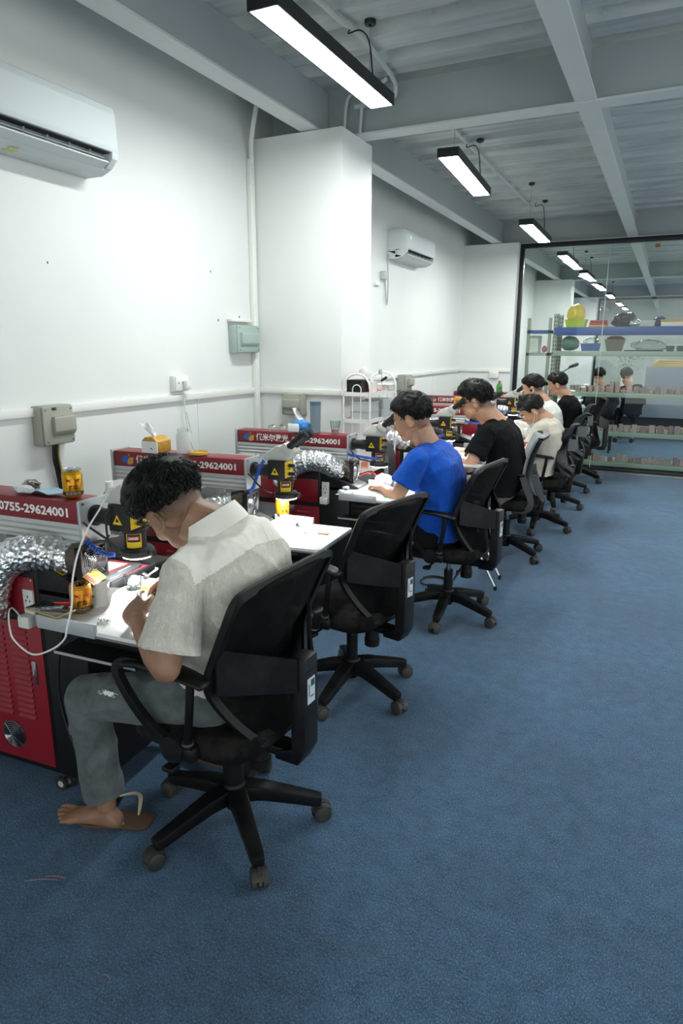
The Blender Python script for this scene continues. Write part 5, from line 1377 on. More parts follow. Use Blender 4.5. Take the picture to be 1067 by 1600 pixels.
# paper, tissue, springs
bm = sheet([(-1.60,1.385),(-1.50,1.40),(-1.425,1.58),(-1.62,1.585)], .7978)
tag(obj('paper_sheet', bm, M_PAPER, smooth=False), 'white paper sheet on the nearest worktop under the tissue', 'paper')
bm = B(); V = []
for i in range(9): V.append([bm.verts.new((-1.60+.095*u/10+.006*math.sin(i), 1.475+.018*math.sin(u*1.1+i*.3)-.028*(1-i/8)**2, .7985+.010*i*(1-.05*abs(u-5)*(i/8)))) for u in range(11)])
for A_, C_ in zip(V, V[1:]):
    for k in range(10): bm.faces.new((A_[k],A_[k+1],C_[k+1],C_[k]))
tag(obj('tissue', bm, M_TISS, ang=180), 'white tissue standing folded behind the amber can', 'tissue')
bm = B(); rnd = random.Random(9)
for k in range(5):
    c = Vector((-1.445+rnd.uniform(-.02,.02),1.365+rnd.uniform(-.012,.012),.803)); a = rnd.uniform(0,PI); d_ = Vector((math.cos(a),math.sin(a),rnd.uniform(-.1,.3)))
    tube(bm, [c+d_*(.003*i)+Vector((.003*math.cos(i*1.3),0,.003*math.sin(i*1.3))) for i in range(-5,6)], .0012, 5)
tag(obj('metal_clasp', bm, M_TIN, kind=None), 'small heap of silver jewellery clasps on the nearest worktop', 'clasps', kind='stuff')
bm = B(); prism(bm, [(-1.56,1.545),(-1.52,1.60),(-1.43,1.625),(-1.47,1.57)], 'z', .7985, .8000)
tag(obj('cleaning_cloth', bm, mat('blue_grey_cloth','5e7890', .8), smooth=False), 'blue-grey cloth on the nearest worktop', 'cloth')
t = thing('cup', 'clear plastic cup with white contents near the clip', 'cup', (-1.565,1.617,.80))
bm = B(); lathe(bm, [(0,.001),(.023,0),(.030,.052),(.028,.052),(.0215,.003),(0,.003)], n=24); obj('wall', bm, M_CLEAR, t)
bm = B(); crumple(bm, (0,0,.022), (.019,.019,.017), .3, 2); obj('contents', bm, M_TISS, t)
t = thing('utility_knife', 'small yellow utility knife beside the clear cup', 'knife', (-1.515,1.642,.799), math.radians(15))
obj('handle', b2(B(), (-.03,-.007,0), (.03,.007,.007), .002), M_YEL, t); obj('blade', b2(B(), (-.055,-.005,.002), (-.03,.005,.003)), M_TIN, t)
def bulldog(label, x, y, z, rz, s=1):
    t = thing('metal_clip', label, 'clip', (x,y,z), rz)
    bm = B(); box(bm, (0,0,.010*s), (.022*s,.018*s,.003), .001, R=Ry(.5)); box(bm, (0,0,.006*s), (.022*s,.018*s,.003), .001, R=Ry(-.4)); obj('jaws', bm, M_TIN, t)
    for k in (-1,1): 
        bm = B(); tube(bm, spline([(.008*s,k*.004,.01*s),(.022*s,k*.006,.02*s),(.034*s,k*.004,.028*s),(.026*s,k*-.001,.03*s)],4), .0025*s, 6); obj('lever', bm, M_TIN, t)
    return t
bulldog('silver spring clip on the far rim of the nearest worktop', -1.545, 1.660, .8285, .5, 1.2)
bulldog('silver spring clip on the bare second worktop', -1.475, 2.585, .7975, 2.6, 1.1)
bm = B(); box(bm, (-1.305,2.52,.799), (.05,.022,.002), .0008); box(bm, (-1.29,2.52,.8008), (.012,.012,.0015))
tag(obj('gold_chip', bm, M_PGOLD), 'small gold-coloured strip near the corner of the second worktop', 'strip')
bm = B(); ell(bm, (-1.385,2.50,.7990), (.006,.003,.0018), 8); tag(obj('metal_scrap', bm, M_DARKGREY), 'tiny dark scrap in the middle of the second worktop', 'scrap')
bm = B()
t = thing('marker_pen', 'red marker pen beside the amber can', 'pen', (-1.665,1.392,.806), math.radians(28))
bm = B(); tube(bm, [(-.05,0,0),(-.045,0,0),(.03,0,0),(.045,0,0),(.06,0,0)], [.003,.0075,.0075,.006,.002], 12); obj('barrel', bm, M_PRED, t)
# tray with the red mat
t = thing('desk_tray', 'black tray with a red mat beside the nearest laser head', 'tray', (-1.715,1.665,.807), math.radians(3))
bm = B(); b2(bm, (-.115,-.12,0), (.105,.135,.010), .004); 
for a, b in (((-.115,-.12),(-.105,.135)),((.092,-.12),(.105,.135)),((-.115,-.12),(.105,-.108)),((-.115,.122),(.105,.135))): b2(bm, (a[0],a[1],.0), (b[0],b[1],.026), .003)
obj('tray_body', bm, M_MB, t)
obj('mat', b2(B(), (-.104,-.107,.010), (.091,.121,.014)), mat('red_mat','a9444b', .7), t, smooth=False)
bm = sheet([(-.10,-.09),(-.02,-.085),(-.015,.10),(-.095,.09)], .0145); pp = tag(obj('paper_note', bm, M_PAPER, smooth=False, loc=(-1.715,1.665,.807)), 'printed white sheet lying on the red mat', 'paper')
bm = B(); 
for k in range(3): box(bm, (-.045+.02*k,-.02+.03*k,.0157), (.004,.05,.0003))
obj('print', bm, M_DARKGREY, pp, smooth=False, kind='stuff')
t = thing('slim_case', 'slim dark grey case lying on the red mat', 'case', (-1.665,1.665,.8215), math.radians(8))
obj('case_body', b2(B(), (-.018,-.095,0), (.020,.095,.014), .002), mat('slate_card','3c4143', .6), t)
bm = B(); text(bm, 'CREATIVE WORK', .008, plane_M((0,.02,.0147), (0,1,0), (-1,0,0)), width=.07); obj('lettering', bm, M_TXT, t, smooth=False)
t = thing('drink_card_box', 'gold and red printed card propped by the exhaust fan', 'card', (-1.655,1.535,.835), math.radians(20))
bm = B(); box(bm, (0,0,.02), (.004,.085,.05), .001, R=Ry(-.9)); obj('card', bm, M_GOLDBOX, t)
bm = B(); box(bm, (.0,-.03,.0215), (.0052,.018,.05), R=Ry(-.9)); obj('printed_band', bm, mat('maroon_print','5b2430', .5), t, smooth=False)
# tweezers in his far hand
bm = B(); 
for s in (-1,1): strip(bm, spline([(-1.475,1.625,.812),(-1.46,1.640+s*.003,.83),(-1.435,1.665+s*.004,.85),(-1.405,1.69,.87)],4), .004, .0015)
tag(obj('tweezers', bm, M_TIN), 'steel tweezers in the right hand of the man in cream linen', 'tweezers')
# ---- on arm 2
t = thing('tissue_box', 'gold patterned tissue box with white end on the second red arm', 'tissue box', (-2.215,2.515,1.104), math.radians(3))
bm = B(); prism(bm, [(-.045,0),(.05,0),(.05,.055),(.03,.075),(-.01,.078),(-.045,.056)], 'x', -.052, .052, M=Matrix.Rotation(PI/2,4,'Z'), bev=.002)
obj('box_body', bm, M_GOLDBOX, t)
obj('white_end', b2(B(), (-.046,-.056,0.001), (.046,-.0525,.056)), M_PAPER, t)
obj('slot_mark', box(B(), (.012,-.0567,.022), (.016,.001,.004), R=Ry(.6)), M_PBLK, t)
bm = B(); V = []
for i in range(6):
    V.append([bm.verts.new((-.005+.042*(u-.5)*(.4+i*.28)-.012*i, .0+.010*math.sin(u*6+i), .070+i*.013+.006*math.cos(u*9))) for u in [k/8 for k in range(9)]])
for A_, C_ in zip(V, V[1:]):
    for k in range(8): bm.faces.new((A_[k],A_[k+1],C_[k+1],C_[k]))
obj('tissue', bm, M_TISS, t, ang=180)
t = thing('jar', 'clear screw-top plastic jar on the second red arm', 'jar', (-2.075,2.545,1.104))
bm = B(); lathe(bm, [(0,.001),(.032,0),(.034,.005),(.034,.085),(.026,.1),(.024,.102),(0,.102)], n=28); obj('body', bm, M_FROST, t)
bm = B(); lathe(bm, [(0,.10),(.0255,.10),(.0255,.116),(0,.118)], n=28); obj('cap', bm, M_CLEAR, t)
t = thing('round_lid', 'yellow round lid lying on the second red arm', 'lid', (-1.985,2.545,1.104))
bm = B(); lathe(bm, [(0,.002),(.042,0),(.043,.012),(.040,.013),(.039,.004),(0,.004)], n=32); obj('lid_body', bm, mat('yellow_lid','d9b548', .4), t)
bm = B(); tube(bm, spline([(-2.01,2.545,1.108),(-2.03,2.55,1.2),(-2.06,2.56,1.3)],4), .003, 6); tag(obj('straw', bm, M_CLEAR), 'thin clear straw leaning up from the yellow lid', 'straw')
# ---- on arm 3
t = thing('tissue_pack', 'blue and white soft tissue pack on the third red arm', 'tissue pack', (-1.985,3.525,1.104), math.radians(2))
bm = B(); crumple(bm, (0.010,0,.034), (.062,.044,.038), .14, 4, 4); obj('pack_body', bm, mat('pack_blue','3f8fd6', .35, var=.4, vscale=40), t, ang=40)
obj('white_panel', b2(B(), (-.052,-.052,.003), (.022,-.044,.052), .004), M_TISS, t)
bm = B(); V = []
for i in range(6): V.append([bm.verts.new((-.0+.062*(u-.5)*(1-i*.11)-.005*i, .012*math.sin(u*7+i), .062+i*.016)) for u in [k/8 for k in range(9)]])
for A_, C_ in zip(V, V[1:]):
    for k in range(8): bm.faces.new((A_[k],A_[k+1],C_[k+1],C_[k]))
obj('tissue', bm, M_TISS, t, ang=180)
t = thing('tumbler', 'tall smoky blue plastic tumbler beside the blue tissue pack', 'tumbler', (-1.885,3.545,1.104))
bm = B(); lathe(bm, [(0,.001),(.030,0),(.033,.16),(.0335,.163),(0,.163)], n=28); obj('body', bm, mat('smoky_plastic','7f949c', .12, alpha=.75), t)
bm = B(); cyl(bm, (0,0,.163), (0,0,.185), .034, n=28); obj('cap', bm, mat('slate_cap','4a6377', .4), t)
t = thing('cup', 'thin clear cup standing on the third red arm end', 'cup', (-1.76,3.56,1.104))
bm = B(); lathe(bm, [(0,.001),(.022,0),(.032,.075),(.0305,.075),(.021,.003),(0,.003)], n=24); obj('wall', bm, M_CLEAR, t)
bm = B(); lathe(bm, [(0,.004),(.022,.004),(.025,.026),(0,.026)], n=20); obj('pink_drink', bm, mat('pale_pink','e2b7a8', .4, alpha=.6), t)
for k, (x, y) in enumerate(((-2.16,3.50),(-2.10,3.515))):
    bm = B(); crumple(bm, (x,y,1.122), (.028,.022,.020), .3, 10+k)
    tag(obj('plastic_bag', bm, M_CLEAR, ang=30), ('left','right')[k]+' small crumpled clear bag left of the blue tissue pack', 'bag')
# ---- worktop 3 and beyond
bm = sheet([(-1.62,3.28),(-1.45,3.27),(-1.43,3.46),(-1.60,3.50)], .7978)
tag(obj('paper_sheet', bm, M_PAPER, smooth=False), 'white paper on the worktop of the man in blue', 'paper')
bm = B(); crumple(bm, (-1.46,3.60,.835), (.055,.04,.038), .25, 21)
tag(obj('plastic_bag', bm, M_TISS, ang=30), 'white bag by the hands of the man in blue', 'bag')
for k,(x,y,s) in enumerate(((-1.60,3.315,.022),(-1.55,3.36,.018),(-1.52,3.30,.014),(-1.62,3.42,.02))):
    bm = B(); crumple(bm, (x,y,.798+s*.5), (s,s*.8,s*.6), .3, 30+k)
    tag(obj('foil_scrap', bm, (M_FOIL,M_CLEAR,M_TIN,M_PAPER)[k], ang=30), ('shiny foil','clear plastic','small tin','white paper')[k]+' scrap on the worktop of the man in blue', 'scrap')
bm = B(); strip(bm, [(-1.345,3.33,.802),(-1.30,3.36,.802),(-1.27,3.40,.80)], .01, .006); tag(obj('green_tool', bm, mat('green_plastic','2f8a4c', .4)), 'small green-handled tool by the forearm of the man in blue', 'tool')
t = thing('desk_fixture', 'black block with two chrome knobs on the worktop before the man in glasses', 'fixture', (-1.50,4.58,.797))
obj('block', b2(B(), (-.08,-.04,0), (.07,.04,.03), .004), M_MB, t)
for s in (-.03,.03): bm = B(); cyl(bm, (s,-.045,.03), (s,.02,.03), .012, n=14); obj('knob', bm, M_CHROME, t)
for k,(x,y,z,l) in enumerate(((-1.40,5.80,.797,'pinkish'),(-1.50,5.92,.797,'white'),(-1.46,6.95,.797,'pale'))):
    bm = B(); crumple(bm, (x,y,z+.025), (.05,.04,.03), .25, 40+k)
    tag(obj('tissue', bm, M_TISS, ang=30), l+' crumpled tissue on the worktop by the '+('hands of the beige polo man','mask wearer, farther back','white shirt man')[k], 'tissue')
t = thing('box_lid', 'flat white box on the fourth red arm behind the man in glasses', 'box', (-1.86,4.86,1.104), math.radians(4))
obj('lid_body', b2(B(), (-.12,-.06,0), (.12,.06,.03), .004), M_WPL, t)
t = thing('carton', 'small orange carton on the fifth red arm', 'carton', (-1.66,5.82,1.104)); obj('carton_body', b2(B(), (-.03,-.03,0), (.03,.03,.075), .002), M_ORP, t)
bm = B(); text(bm, '茶', .03, plane_M((0,-.0305,.04), (1,0,0), (0,0,1)), width=.03); obj('lettering', bm, M_PBLK, t, smooth=False)
bottle('green tea bottle standing on the far red arm', -1.585, 7.08, 1.104, .165, .030, mat('green_tea','4d8a3a', .2, alpha=.85), mat('red_cap','b22a24', .4), lab=mat('tea_label','3f9a48', .4))
t = thing('small_screen', 'small light blue screen tilted beside the far machines', 'screen', (-1.74,7.00,.90), 0)
obj('screen_body', box(B(), (0,0,.06), (.02,.13,.12), .004, R=Ry(-.3)), M_WPL, t); obj('display', box(B(), (.011,0,.063), (.002,.11,.10), R=Ry(-.3)), M_LBLUE, t)
# cables behind the machines, red wires on bed 3
for k,(c,m_) in enumerate((((-1.60,3.70),M_PRED),((-1.62,3.74),M_CABLE))):
    bm = B(); tube(bm, spline([(c[0]-.1,c[1]-.02,.81),(c[0],c[1]+.03,.85),(c[0]+.08,c[1]-.02,.83),(c[0]+.14,c[1]+.02,.81)],6), .004, 7)
    tag(obj('wire', bm, m_), ('red','black')[k]+' loose wire on the bed of the third machine', 'wire')
# ---- stool with a printed top and a cup
t = thing('folding_stool', 'small folding stool with blue printed top and chrome legs', 'stool', (-1.05,4.40,0), math.radians(6))
bm = B(); b2(bm, (-.13,-.15,.50), (.10,.15,.515), .006); tp = obj('stool_top', bm, M_WPL, t)
n_ = NT('seascape_print'); co = n_.coord('Object'); sx = n_.n('ShaderNodeSeparateXYZ'); n_.l(co, sx.inputs[0])
nn = n_.noise(co, 18, 4, .6); ad = n_.n('ShaderNodeMath', operation='MULTIPLY_ADD'); n_.l(nn, ad.inputs[0]); ad.inputs[1].default_value = .12; n_.l(sx.outputs[1], ad.inputs[2])
n_.l(n_.ramp(ad.outputs[0], [(.0,'2d86b8'),(.04,'57b4d8'),(.07,'d9e6e4'),(.10,'3d7a55'),(.13,'8cc7e4')]), n_.b.inputs['Base Color']); n_.b.inputs['Roughness'].default_value = .2
obj('printed_sheet', b2(B(), (-.125,-.145,.515), (.095,.145,.5165)), n_.m, tp, smooth=False)
for sy in (-.12,.12):
    for a, b in ((-.17,.09),(.13,-.12)): 
        bm = B(); tube(bm, [(a,sy,.012),(lerp(a,b,.5),sy*.98,.25),(b,sy,.50)], .008, 8); obj('leg', bm, M_CHROME, t)
        bm = B(); cyl(bm, (a,sy,0), (a,sy,.03), .011, n=10); obj('leg_tip', bm, M_RUB, t)
t = thing('paper_cup', 'white cup with dark contents on the folding stool', 'cup', (-1.06,4.33,.5166)); bm = B(); lathe(bm, [(0,.001),(.026,0),(.034,.08),(.032,.08),(.024,.004),(0,.004)], n=24); obj('wall', bm, M_WPL, t)
bm = B(); lathe(bm, [(0,.06),(.031,.06),(.031,.066),(0,.066)], n=20); obj('lid', bm, M_RUB, t)
# lint and threads on the carpet
for k, (x,y,a,l) in enumerate(((-1.62,1.12,.5,.10),(-1.58,1.16,.35,.07),(-1.17,.99,-.1,.03))):
    bm = B(); tube(bm, spline([(x,y,.003),(x+l*.5*math.cos(a),y+l*.5*math.sin(a)+.004,.005),(x+l*math.cos(a),y+l*math.sin(a),.003)],4), .0008, 4)
    tag(obj('thread', bm, mat('pink_thread','b9918c', .7)), ('pinkish thread on the carpet left of the bare foot','shorter thread beside the long pinkish thread','short pale thread on the carpet in front of the nearest chair')[k], 'thread')
bm = B(); rr = tube(bm, spline([(-1.33+.09*math.cos(a*.7), 4.25+.10*math.sin(a*.7), .006+.001*a) for a in range(14)],4), .005, 6)
tag(obj('floor_cable', bm, M_CABLE), 'coiled black cable on the floor behind the blue shirt man\'s chair', 'cable')
# cable dropping along the first machine's side
bm = B(); tube(bm, spline([(-1.70,1.462,.78),(-1.76,1.455,.60),(-1.78,1.45,.42),(-1.72,1.44,.25),(-1.66,1.44,.20),(-1.60,1.45,.24),(-1.58,1.47,.34)],7), .0045, 7)
tag(obj('power_cord', bm, M_CABLE), 'black cord hanging down the side of the nearest machine', 'cord')

t = thing('dust_hood', 'black curved dust hood standing behind the laser head of the man in blue', 'dust hood', (-1.50,3.80,.80))
bm = B(); P = spline([(0,0,0),(.0,0,.10),(-.01,0,.17),(-.05,0,.225),(-.10,0,.245)],5); strip(bm, P, [.13]*len(P), .03, up=(1,0,.2)); bmesh.ops.bevel(bm, geom=list(bm.edges), offset=.008, segments=2, affect='EDGES', clamp_overlap=True)
obj('curved_panel', bm, M_MB, t); obj('foot', b2(B(), (-.05,-.07,-.002), (.05,.07,.012), .003), M_MB, t)
# ================================================================== WHITE TROLLEY SHELF between the third and fourth machines
t = thing('shelf_trolley', 'white arched trolley shelf in front of the near pillar', 'shelf', (-1.83,4.02,0))
M_SW = mat('shelf_white','e3e4e0', .4); M_PEACH = mat('peach_shelf','d98a68', .5)
for y in (0,.46):
    bm = B(); P = [(-.095,y,.02),(-.095,y,1.33)]+[(-.095*math.cos(a), y, 1.34+.095*math.sin(a)) for a in [PI*k/12 for k in range(13)]]+[(.095,y,1.33),(.095,y,.02)]
    tube(bm, P, .0072, 10, up=(0,1,0)); obj('end_frame', bm, M_SW, t)
    bm = B(); tube(bm, [(-.03,y,.80),(-.03,y,1.33)]+[(-.03*math.cos(a)+.0, y, 1.335+.03*math.sin(a)) for a in [PI*k/8 for k in range(9)]]+[(.03,y,1.33),(.03,y,.80)], .0035, 8, up=(0,1,0)); obj('inner_hoop', bm, M_SW, t)
for z in (.30,.80,1.13,1.305):
    bm = B(); b2(bm, (-.092,-.005,z), (.092,.465,z+.005)); 
    b2(bm, (-.095,-.008,z-.014), (-.088,.468,z+.012)); b2(bm, (.088,-.008,z-.014), (.095,.468,z+.012)); b2(bm, (-.09,-.008,z-.014), (.09,-.002,z+.012)); b2(bm, (-.09,.462,z-.014), (.09,.468,z+.012))
    s_ = obj('shelf', bm, M_SW, t); obj('shelf_liner', b2(B(), (-.086,0,z+.0052), (.086,.46,z+.0068)), M_PEACH, s_)
def cbox(label, x, y, z, w, d, h, m=M_FROST, lid=None, cat='box', name='plastic_box'):
    t = thing(name, label, cat, (x,y,z))
    bm = B()
    for a,b in (((-w/2,-d/2,0),(w/2,d/2,.003)),((-w/2,-d/2,0),(-w/2+.003,d/2,h)),((w/2-.003,-d/2,0),(w/2,d/2,h)),((-w/2,-d/2,0),(w/2,-d/2+.003,h)),((-w/2,d/2-.003,0),(w/2,d/2,h))): b2(bm, a, b)
    obj('box_body', bm, m, t)
    obj('lid', b2(B(), (-w/2-.004,-d/2-.004,h), (w/2+.004,d/2+.004,h+.007), .002), lid or m, t); return t
cbox('lower clear plastic box at the near end of the trolley middle shelf', -1.81, 4.11, 1.138, .13, .17, .052)
cbox('upper clear plastic box stacked at the near end of the trolley middle shelf', -1.81, 4.11, 1.1975, .13, .17, .05)
cbox('lower clear plastic box at the far end of the trolley middle shelf', -1.80, 4.35, 1.138, .14, .19, .055)
cbox('upper clear plastic box stacked at the far end of the trolley middle shelf', -1.80, 4.35, 1.2005, .14, .19, .05)
cbox('black box at the near end of the trolley top shelf', -1.862, 4.11, 1.3125, .10, .14, .075, M_RUB)
cbox('low white tray at the far end of the trolley top shelf', -1.80, 4.39, 1.3125, .13, .12, .035, M_WPL)
bm = B(); lathe(bm, [(0,0),(.026,0),(.034,.07),(.032,.07),(.024,.003),(0,.003)], (-1.775,4.16,1.3125), 20); tag(obj('cup', bm, M_WPL), 'white cup in the middle of the trolley top shelf', 'cup')
bm = B(); ell(bm, (-1.79,4.24,1.327), (.018,.018,.015), 10); tag(obj('orange_lump', bm, M_ORANGE), 'small orange lump beside the white cup on the trolley', 'lump')
t = thing('funnel_lamp', 'tall translucent white funnel leaning on the trolley top shelf', 'funnel', (-1.81,4.22,1.3125))
bm = B(); tube(bm, spline([(.015,0,0),(-.0,.0,.05),(-.03,0,.10),(-.075,0,.145)],5), [.016]*5+[.02]*5+[.028]*6, 16); obj('funnel_body', bm, M_FROST, t)
t = thing('gripper_stand', 'small chrome stand with gauge on the trolley top shelf', 'stand', (-1.765,4.29,1.3125))
bm = B(); cyl(bm, (0,0,0), (0,0,.12), .004, n=8); cyl(bm, (0,0,0), (0,0,.008), .022, n=16); obj('post', bm, M_TIN, t)
bm = B(); lathe(bm, [(0,-.006),(.018,-.006),(.018,.006),(0,.006)], (-.012,0,.128), 20, R=Ry(PI/2)); obj('gauge', bm, M_TIN, t)
bm = B(); capsule(bm, Vector((0,0,.07)), Vector((.03,0,.09)), .008, .010); obj('grip', bm, M_RUB, t)
# ================================================================== BEHIND THE GLASS PARTITION
M_UPR = mat('rack_upright','a3a89d', .5, bump=.3, bscale=120); M_RB = mat('rack_blue','24509b', .4); M_RG = mat('rack_pale_green','a4b5a8', .45)
M_BLOCK = mat('grey_pink_block','c2a6a2', .8, var=.14, vscale=30); M_BLOCK2 = mat('grey_block','aa9c99', .8, var=.14, vscale=30)
Y0, Y1 = 9.62, 10.06
t = thing('storage_rack', 'long metal storage rack with blue top beam behind the glass', 'rack', (0,0,0))
for x in (-1.44,2.55):
    for y in (Y0,Y1):
        bm = B(); z1 = 2.05
        b2(bm, (x-.03,y-.002,0), (x+.03,y+.002,z1)); b2(bm, (x-.03,y-.002,0), (x-.027,y+.03,z1)); b2(bm, (x+.027,y-.002,0), (x+.03,y+.03,z1)); u = obj('upright', bm, M_UPR, t)
        bm = B()
        for k in range(38):
            for dx in (-.014,.014): box(bm, (x+dx,y-.0025,.08+k*.052), (.010,.002,.022))
        obj('slot', bm, M_CABLE, u, smooth=False, kind='stuff')
for z, m in ((1.775,M_RB),(1.50,M_RG),(.97,M_RG),(.455,M_RG),(.045,M_RG)):
    h = .10 if m is M_RB else (.065 if z > 1.2 else .06)
    for y in (Y0-.012, Y1+.012):
        bm = B(); b2(bm, (-1.45,y-.008,z), (2.55,y+.008,z+h), .003)
        if m is not M_RB: 
            for q in (.33,.66): b2(bm, (-1.45,y-.011,z+h*q-.003), (2.55,y-.008,z+h*q+.003))
        obj('beam', bm, m, t)
    obj('shelf_board', b2(B(), (-1.44,Y0,z+h-.012), (2.54,Y1,z+h-.001)), M_RG, t)
# blocks on the three lower shelves
rnd = random.Random(12)
M_BM = [M_BLOCK, M_BLOCK2, mat('brown_grey_block','9c8682', .8, var=.2, vscale=30)]
_bk = {}
def block(x, y, z, w, h, d, mm, lab, grp):
    k = (round(w,2), round(h,2), mm)
    if k not in _bk:
        bm = B(); box(bm, (0,0,h/2), (w,d,h), .005); me = bpy.data.meshes.new('mould_block'); bm.to_mesh(me); bm.free(); me.materials.append(M_BM[mm]); _bk[k] = me
    o = bpy.data.objects.new('mould_block', _bk[k]); COL.objects.link(o); o.location = (x,y,z); o.rotation_euler = (0,0,rnd.uniform(-.15,.15)); tag(o, lab, 'block', grp)
def row(z, x0, x1, hmin, hmax, lab, grp, y=9.69, tall=.5):
    x = x0
    while x < x1:
        w = rnd.choice((.05,.06,.07)); h = rnd.choice((hmin,hmin,(hmin+hmax)/2,hmax)) if rnd.random() > tall else hmax
        block(x+w/2, y+rnd.uniform(-.02,.03), z, w, h, .07, rnd.randrange(3), lab, grp); x += w+rnd.choice((.012,.015,.02,.035))
row(1.0295, -1.20, .42, .045, .085, 'grey-pink mould block in the row on the highest block shelf', 'mould blocks on the highest block shelf')
row(1.0295, -1.10, .40, .04, .06, 'grey-pink mould block in the back row of the highest block shelf', 'mould blocks at the back of the highest block shelf', y=9.84)
for x, h in ((-.665,.12),(-.60,.11)): block(x, 9.67, 1.0295+.0, .055, h+.02, .07, 0, 'taller grey-pink mould block standing out of the highest row', 'taller mould blocks')
row(.5145, -.98, .48, .06, .10, 'grey-brown mould block on the middle block shelf', 'mould blocks on the middle block shelf', tall=.3)
row(.5145, -.90, .46, .05, .07, 'grey-brown mould block in the back row of the middle block shelf', 'mould blocks at the back of the middle block shelf', y=9.84)
row(.1045, -.95, .52, .06, .11, 'brown-grey mould block on the lowest block shelf', 'mould blocks on the lowest block shelf', tall=.25)
# things on the two upper shelves
def basket(label, x, y, z, w, d, h, m, flare=.85, cat='basket', name='basket'):
    t = thing(name, label, cat, (x,y,z)); bm = B(); R1 = []
    for zz, s in ((0,flare),(h*.9,1),(h*.9,1.05),(h,1.05),(h,.97),(.006,flare*.95)):
        R1.append([(a*w/2*s, b*d/2*s, zz) for a, b in ((-1,-1),(1,-1),(1,1),(-1,1))])
    loft(bm, R1); bmesh.ops.recalc_face_normals(bm, faces=bm.faces); obj('basket_body', bm, m, t, smooth=False); return t
def lump(name, label, cat, c, r, m, amp=.3, seed=1):
    bm = B(); crumple(bm, c, r, amp, seed); return tag(obj(name, bm, m, ang=35), label, cat)
ZT = 1.876
basket('lime green basket holding a yellow bag on the top shelf', -1.20, 9.78, ZT, .27, .25, .10, mat('lime_plastic','b9c93a', .4))
lump('plastic_bag', 'large yellow plastic bag in the lime green basket', 'bag', (-1.215,9.78,ZT+.175), (.125,.10,.125), mat('yellow_bag','ecd24f', .35, alpha=.9), .16, 3)
t = thing('tray_stack', 'red trays stacked on the blue beam shelf', 'tray', (-.915,9.75,ZT)); 
for k in range(3): obj('tray', b2(B(), (-.115+.008*k,-.10,.03*k), (.115-.004*k,.10,.03*k+.026), .003), (M_ORP, mat('tray_red','b03535', .5), MATS['tray_red'])[k] if k else M_ORP, t)
lump('rubbish_bag', 'black shiny bag heaped on the top shelf', 'bag', (-.60,9.80,ZT+.085), (.15,.12,.095), mat('black_bag','1a1b1d', .2), .28, 6)
lump('plastic_bag', 'silver grey bag leaning on the black bag', 'bag', (-.47,9.72,ZT+.045), (.07,.06,.045), M_FOIL, .3, 7)
basket('clear tub on the top shelf right of the black bag', -.315, 9.76, ZT, .18, .16, .08, M_FROST, name='plastic_tub', cat='tub')
lump('rubbish_bag', 'blue and black bag right of the clear tub', 'bag', (-.18,9.80,ZT+.06), (.09,.08,.065), mat('dark_blue_bag','1f3f5f', .3), .3, 8)
t = thing('carton', 'white carton with orange folders on top, right end of the top shelf', 'carton', (-.03,9.78,ZT)); obj('carton_body', b2(B(), (-.13,-.1,0), (.13,.1,.055), .003), M_WPL, t); obj('folder', b2(B(), (-.14,-.1,.056), (.11,.1,.085), .004), M_ORP, t)
t = thing('carton', 'orange carton at the very right of the top shelf', 'carton', (.22,9.78,ZT)); obj('carton_body', b2(B(), (-.07,-.1,0), (.07,.1,.15), .003), M_ORANGE, t)
ZS = 1.566
t = thing('plastic_tub', 'large jade green bag in a tub, left end of the second shelf', 'tub', (-1.26,9.80,ZS)); bm = B(); crumple(bm, (0,0,.10), (.12,.11,.10), .15, 9); obj('bag', bm, mat('jade_bag','5d8a77', .3, alpha=.85), t)
basket('blue basket with clear bags on the second shelf', -.99, 9.76, ZS, .24, .2, .10, mat('basket_blue','355a9a', .45))
lump('plastic_bag', 'clear bag piled in the blue basket', 'bag', (-.99,9.76,ZS+.125), (.09,.08,.05), M_CLEAR, .35, 11)
basket('taupe bucket on the second shelf behind the glass joint', -.69, 9.78, ZS, .24, .22, .15, mat('taupe_plastic','6d675c', .5), .75, cat='bucket', name='bucket')
lump('maroon_cloth', 'dark red cloth in the taupe bucket', 'cloth', (-.69,9.77,ZS+.165), (.11,.09,.03), mat('maroon_cloth','6d2428', .8), .25, 12)
lump('plastic_bag', 'long clear plastic bags heaped on the second shelf', 'bag', (-.28,9.82,ZS+.07), (.20,.14,.075), M_CLEAR, .35, 13)
t = thing('flat_tray', 'flat dark green tray under the clear bags', 'tray', (-.33,9.74,ZS)); obj('tray_body', b2(B(), (-.23,-.1,0), (.23,.05,.016), .003), mat('dark_green','25382f', .5), t)
for k, x in enumerate((-.02,.10,.24)): basket(('left','middle','right')[k]+' dark green glass tub at the right end of the second shelf', x, 9.78, ZS, .10, .12, .07, mat('green_glass','49685b', .2, alpha=.8), name='plastic_tub', cat='tub')
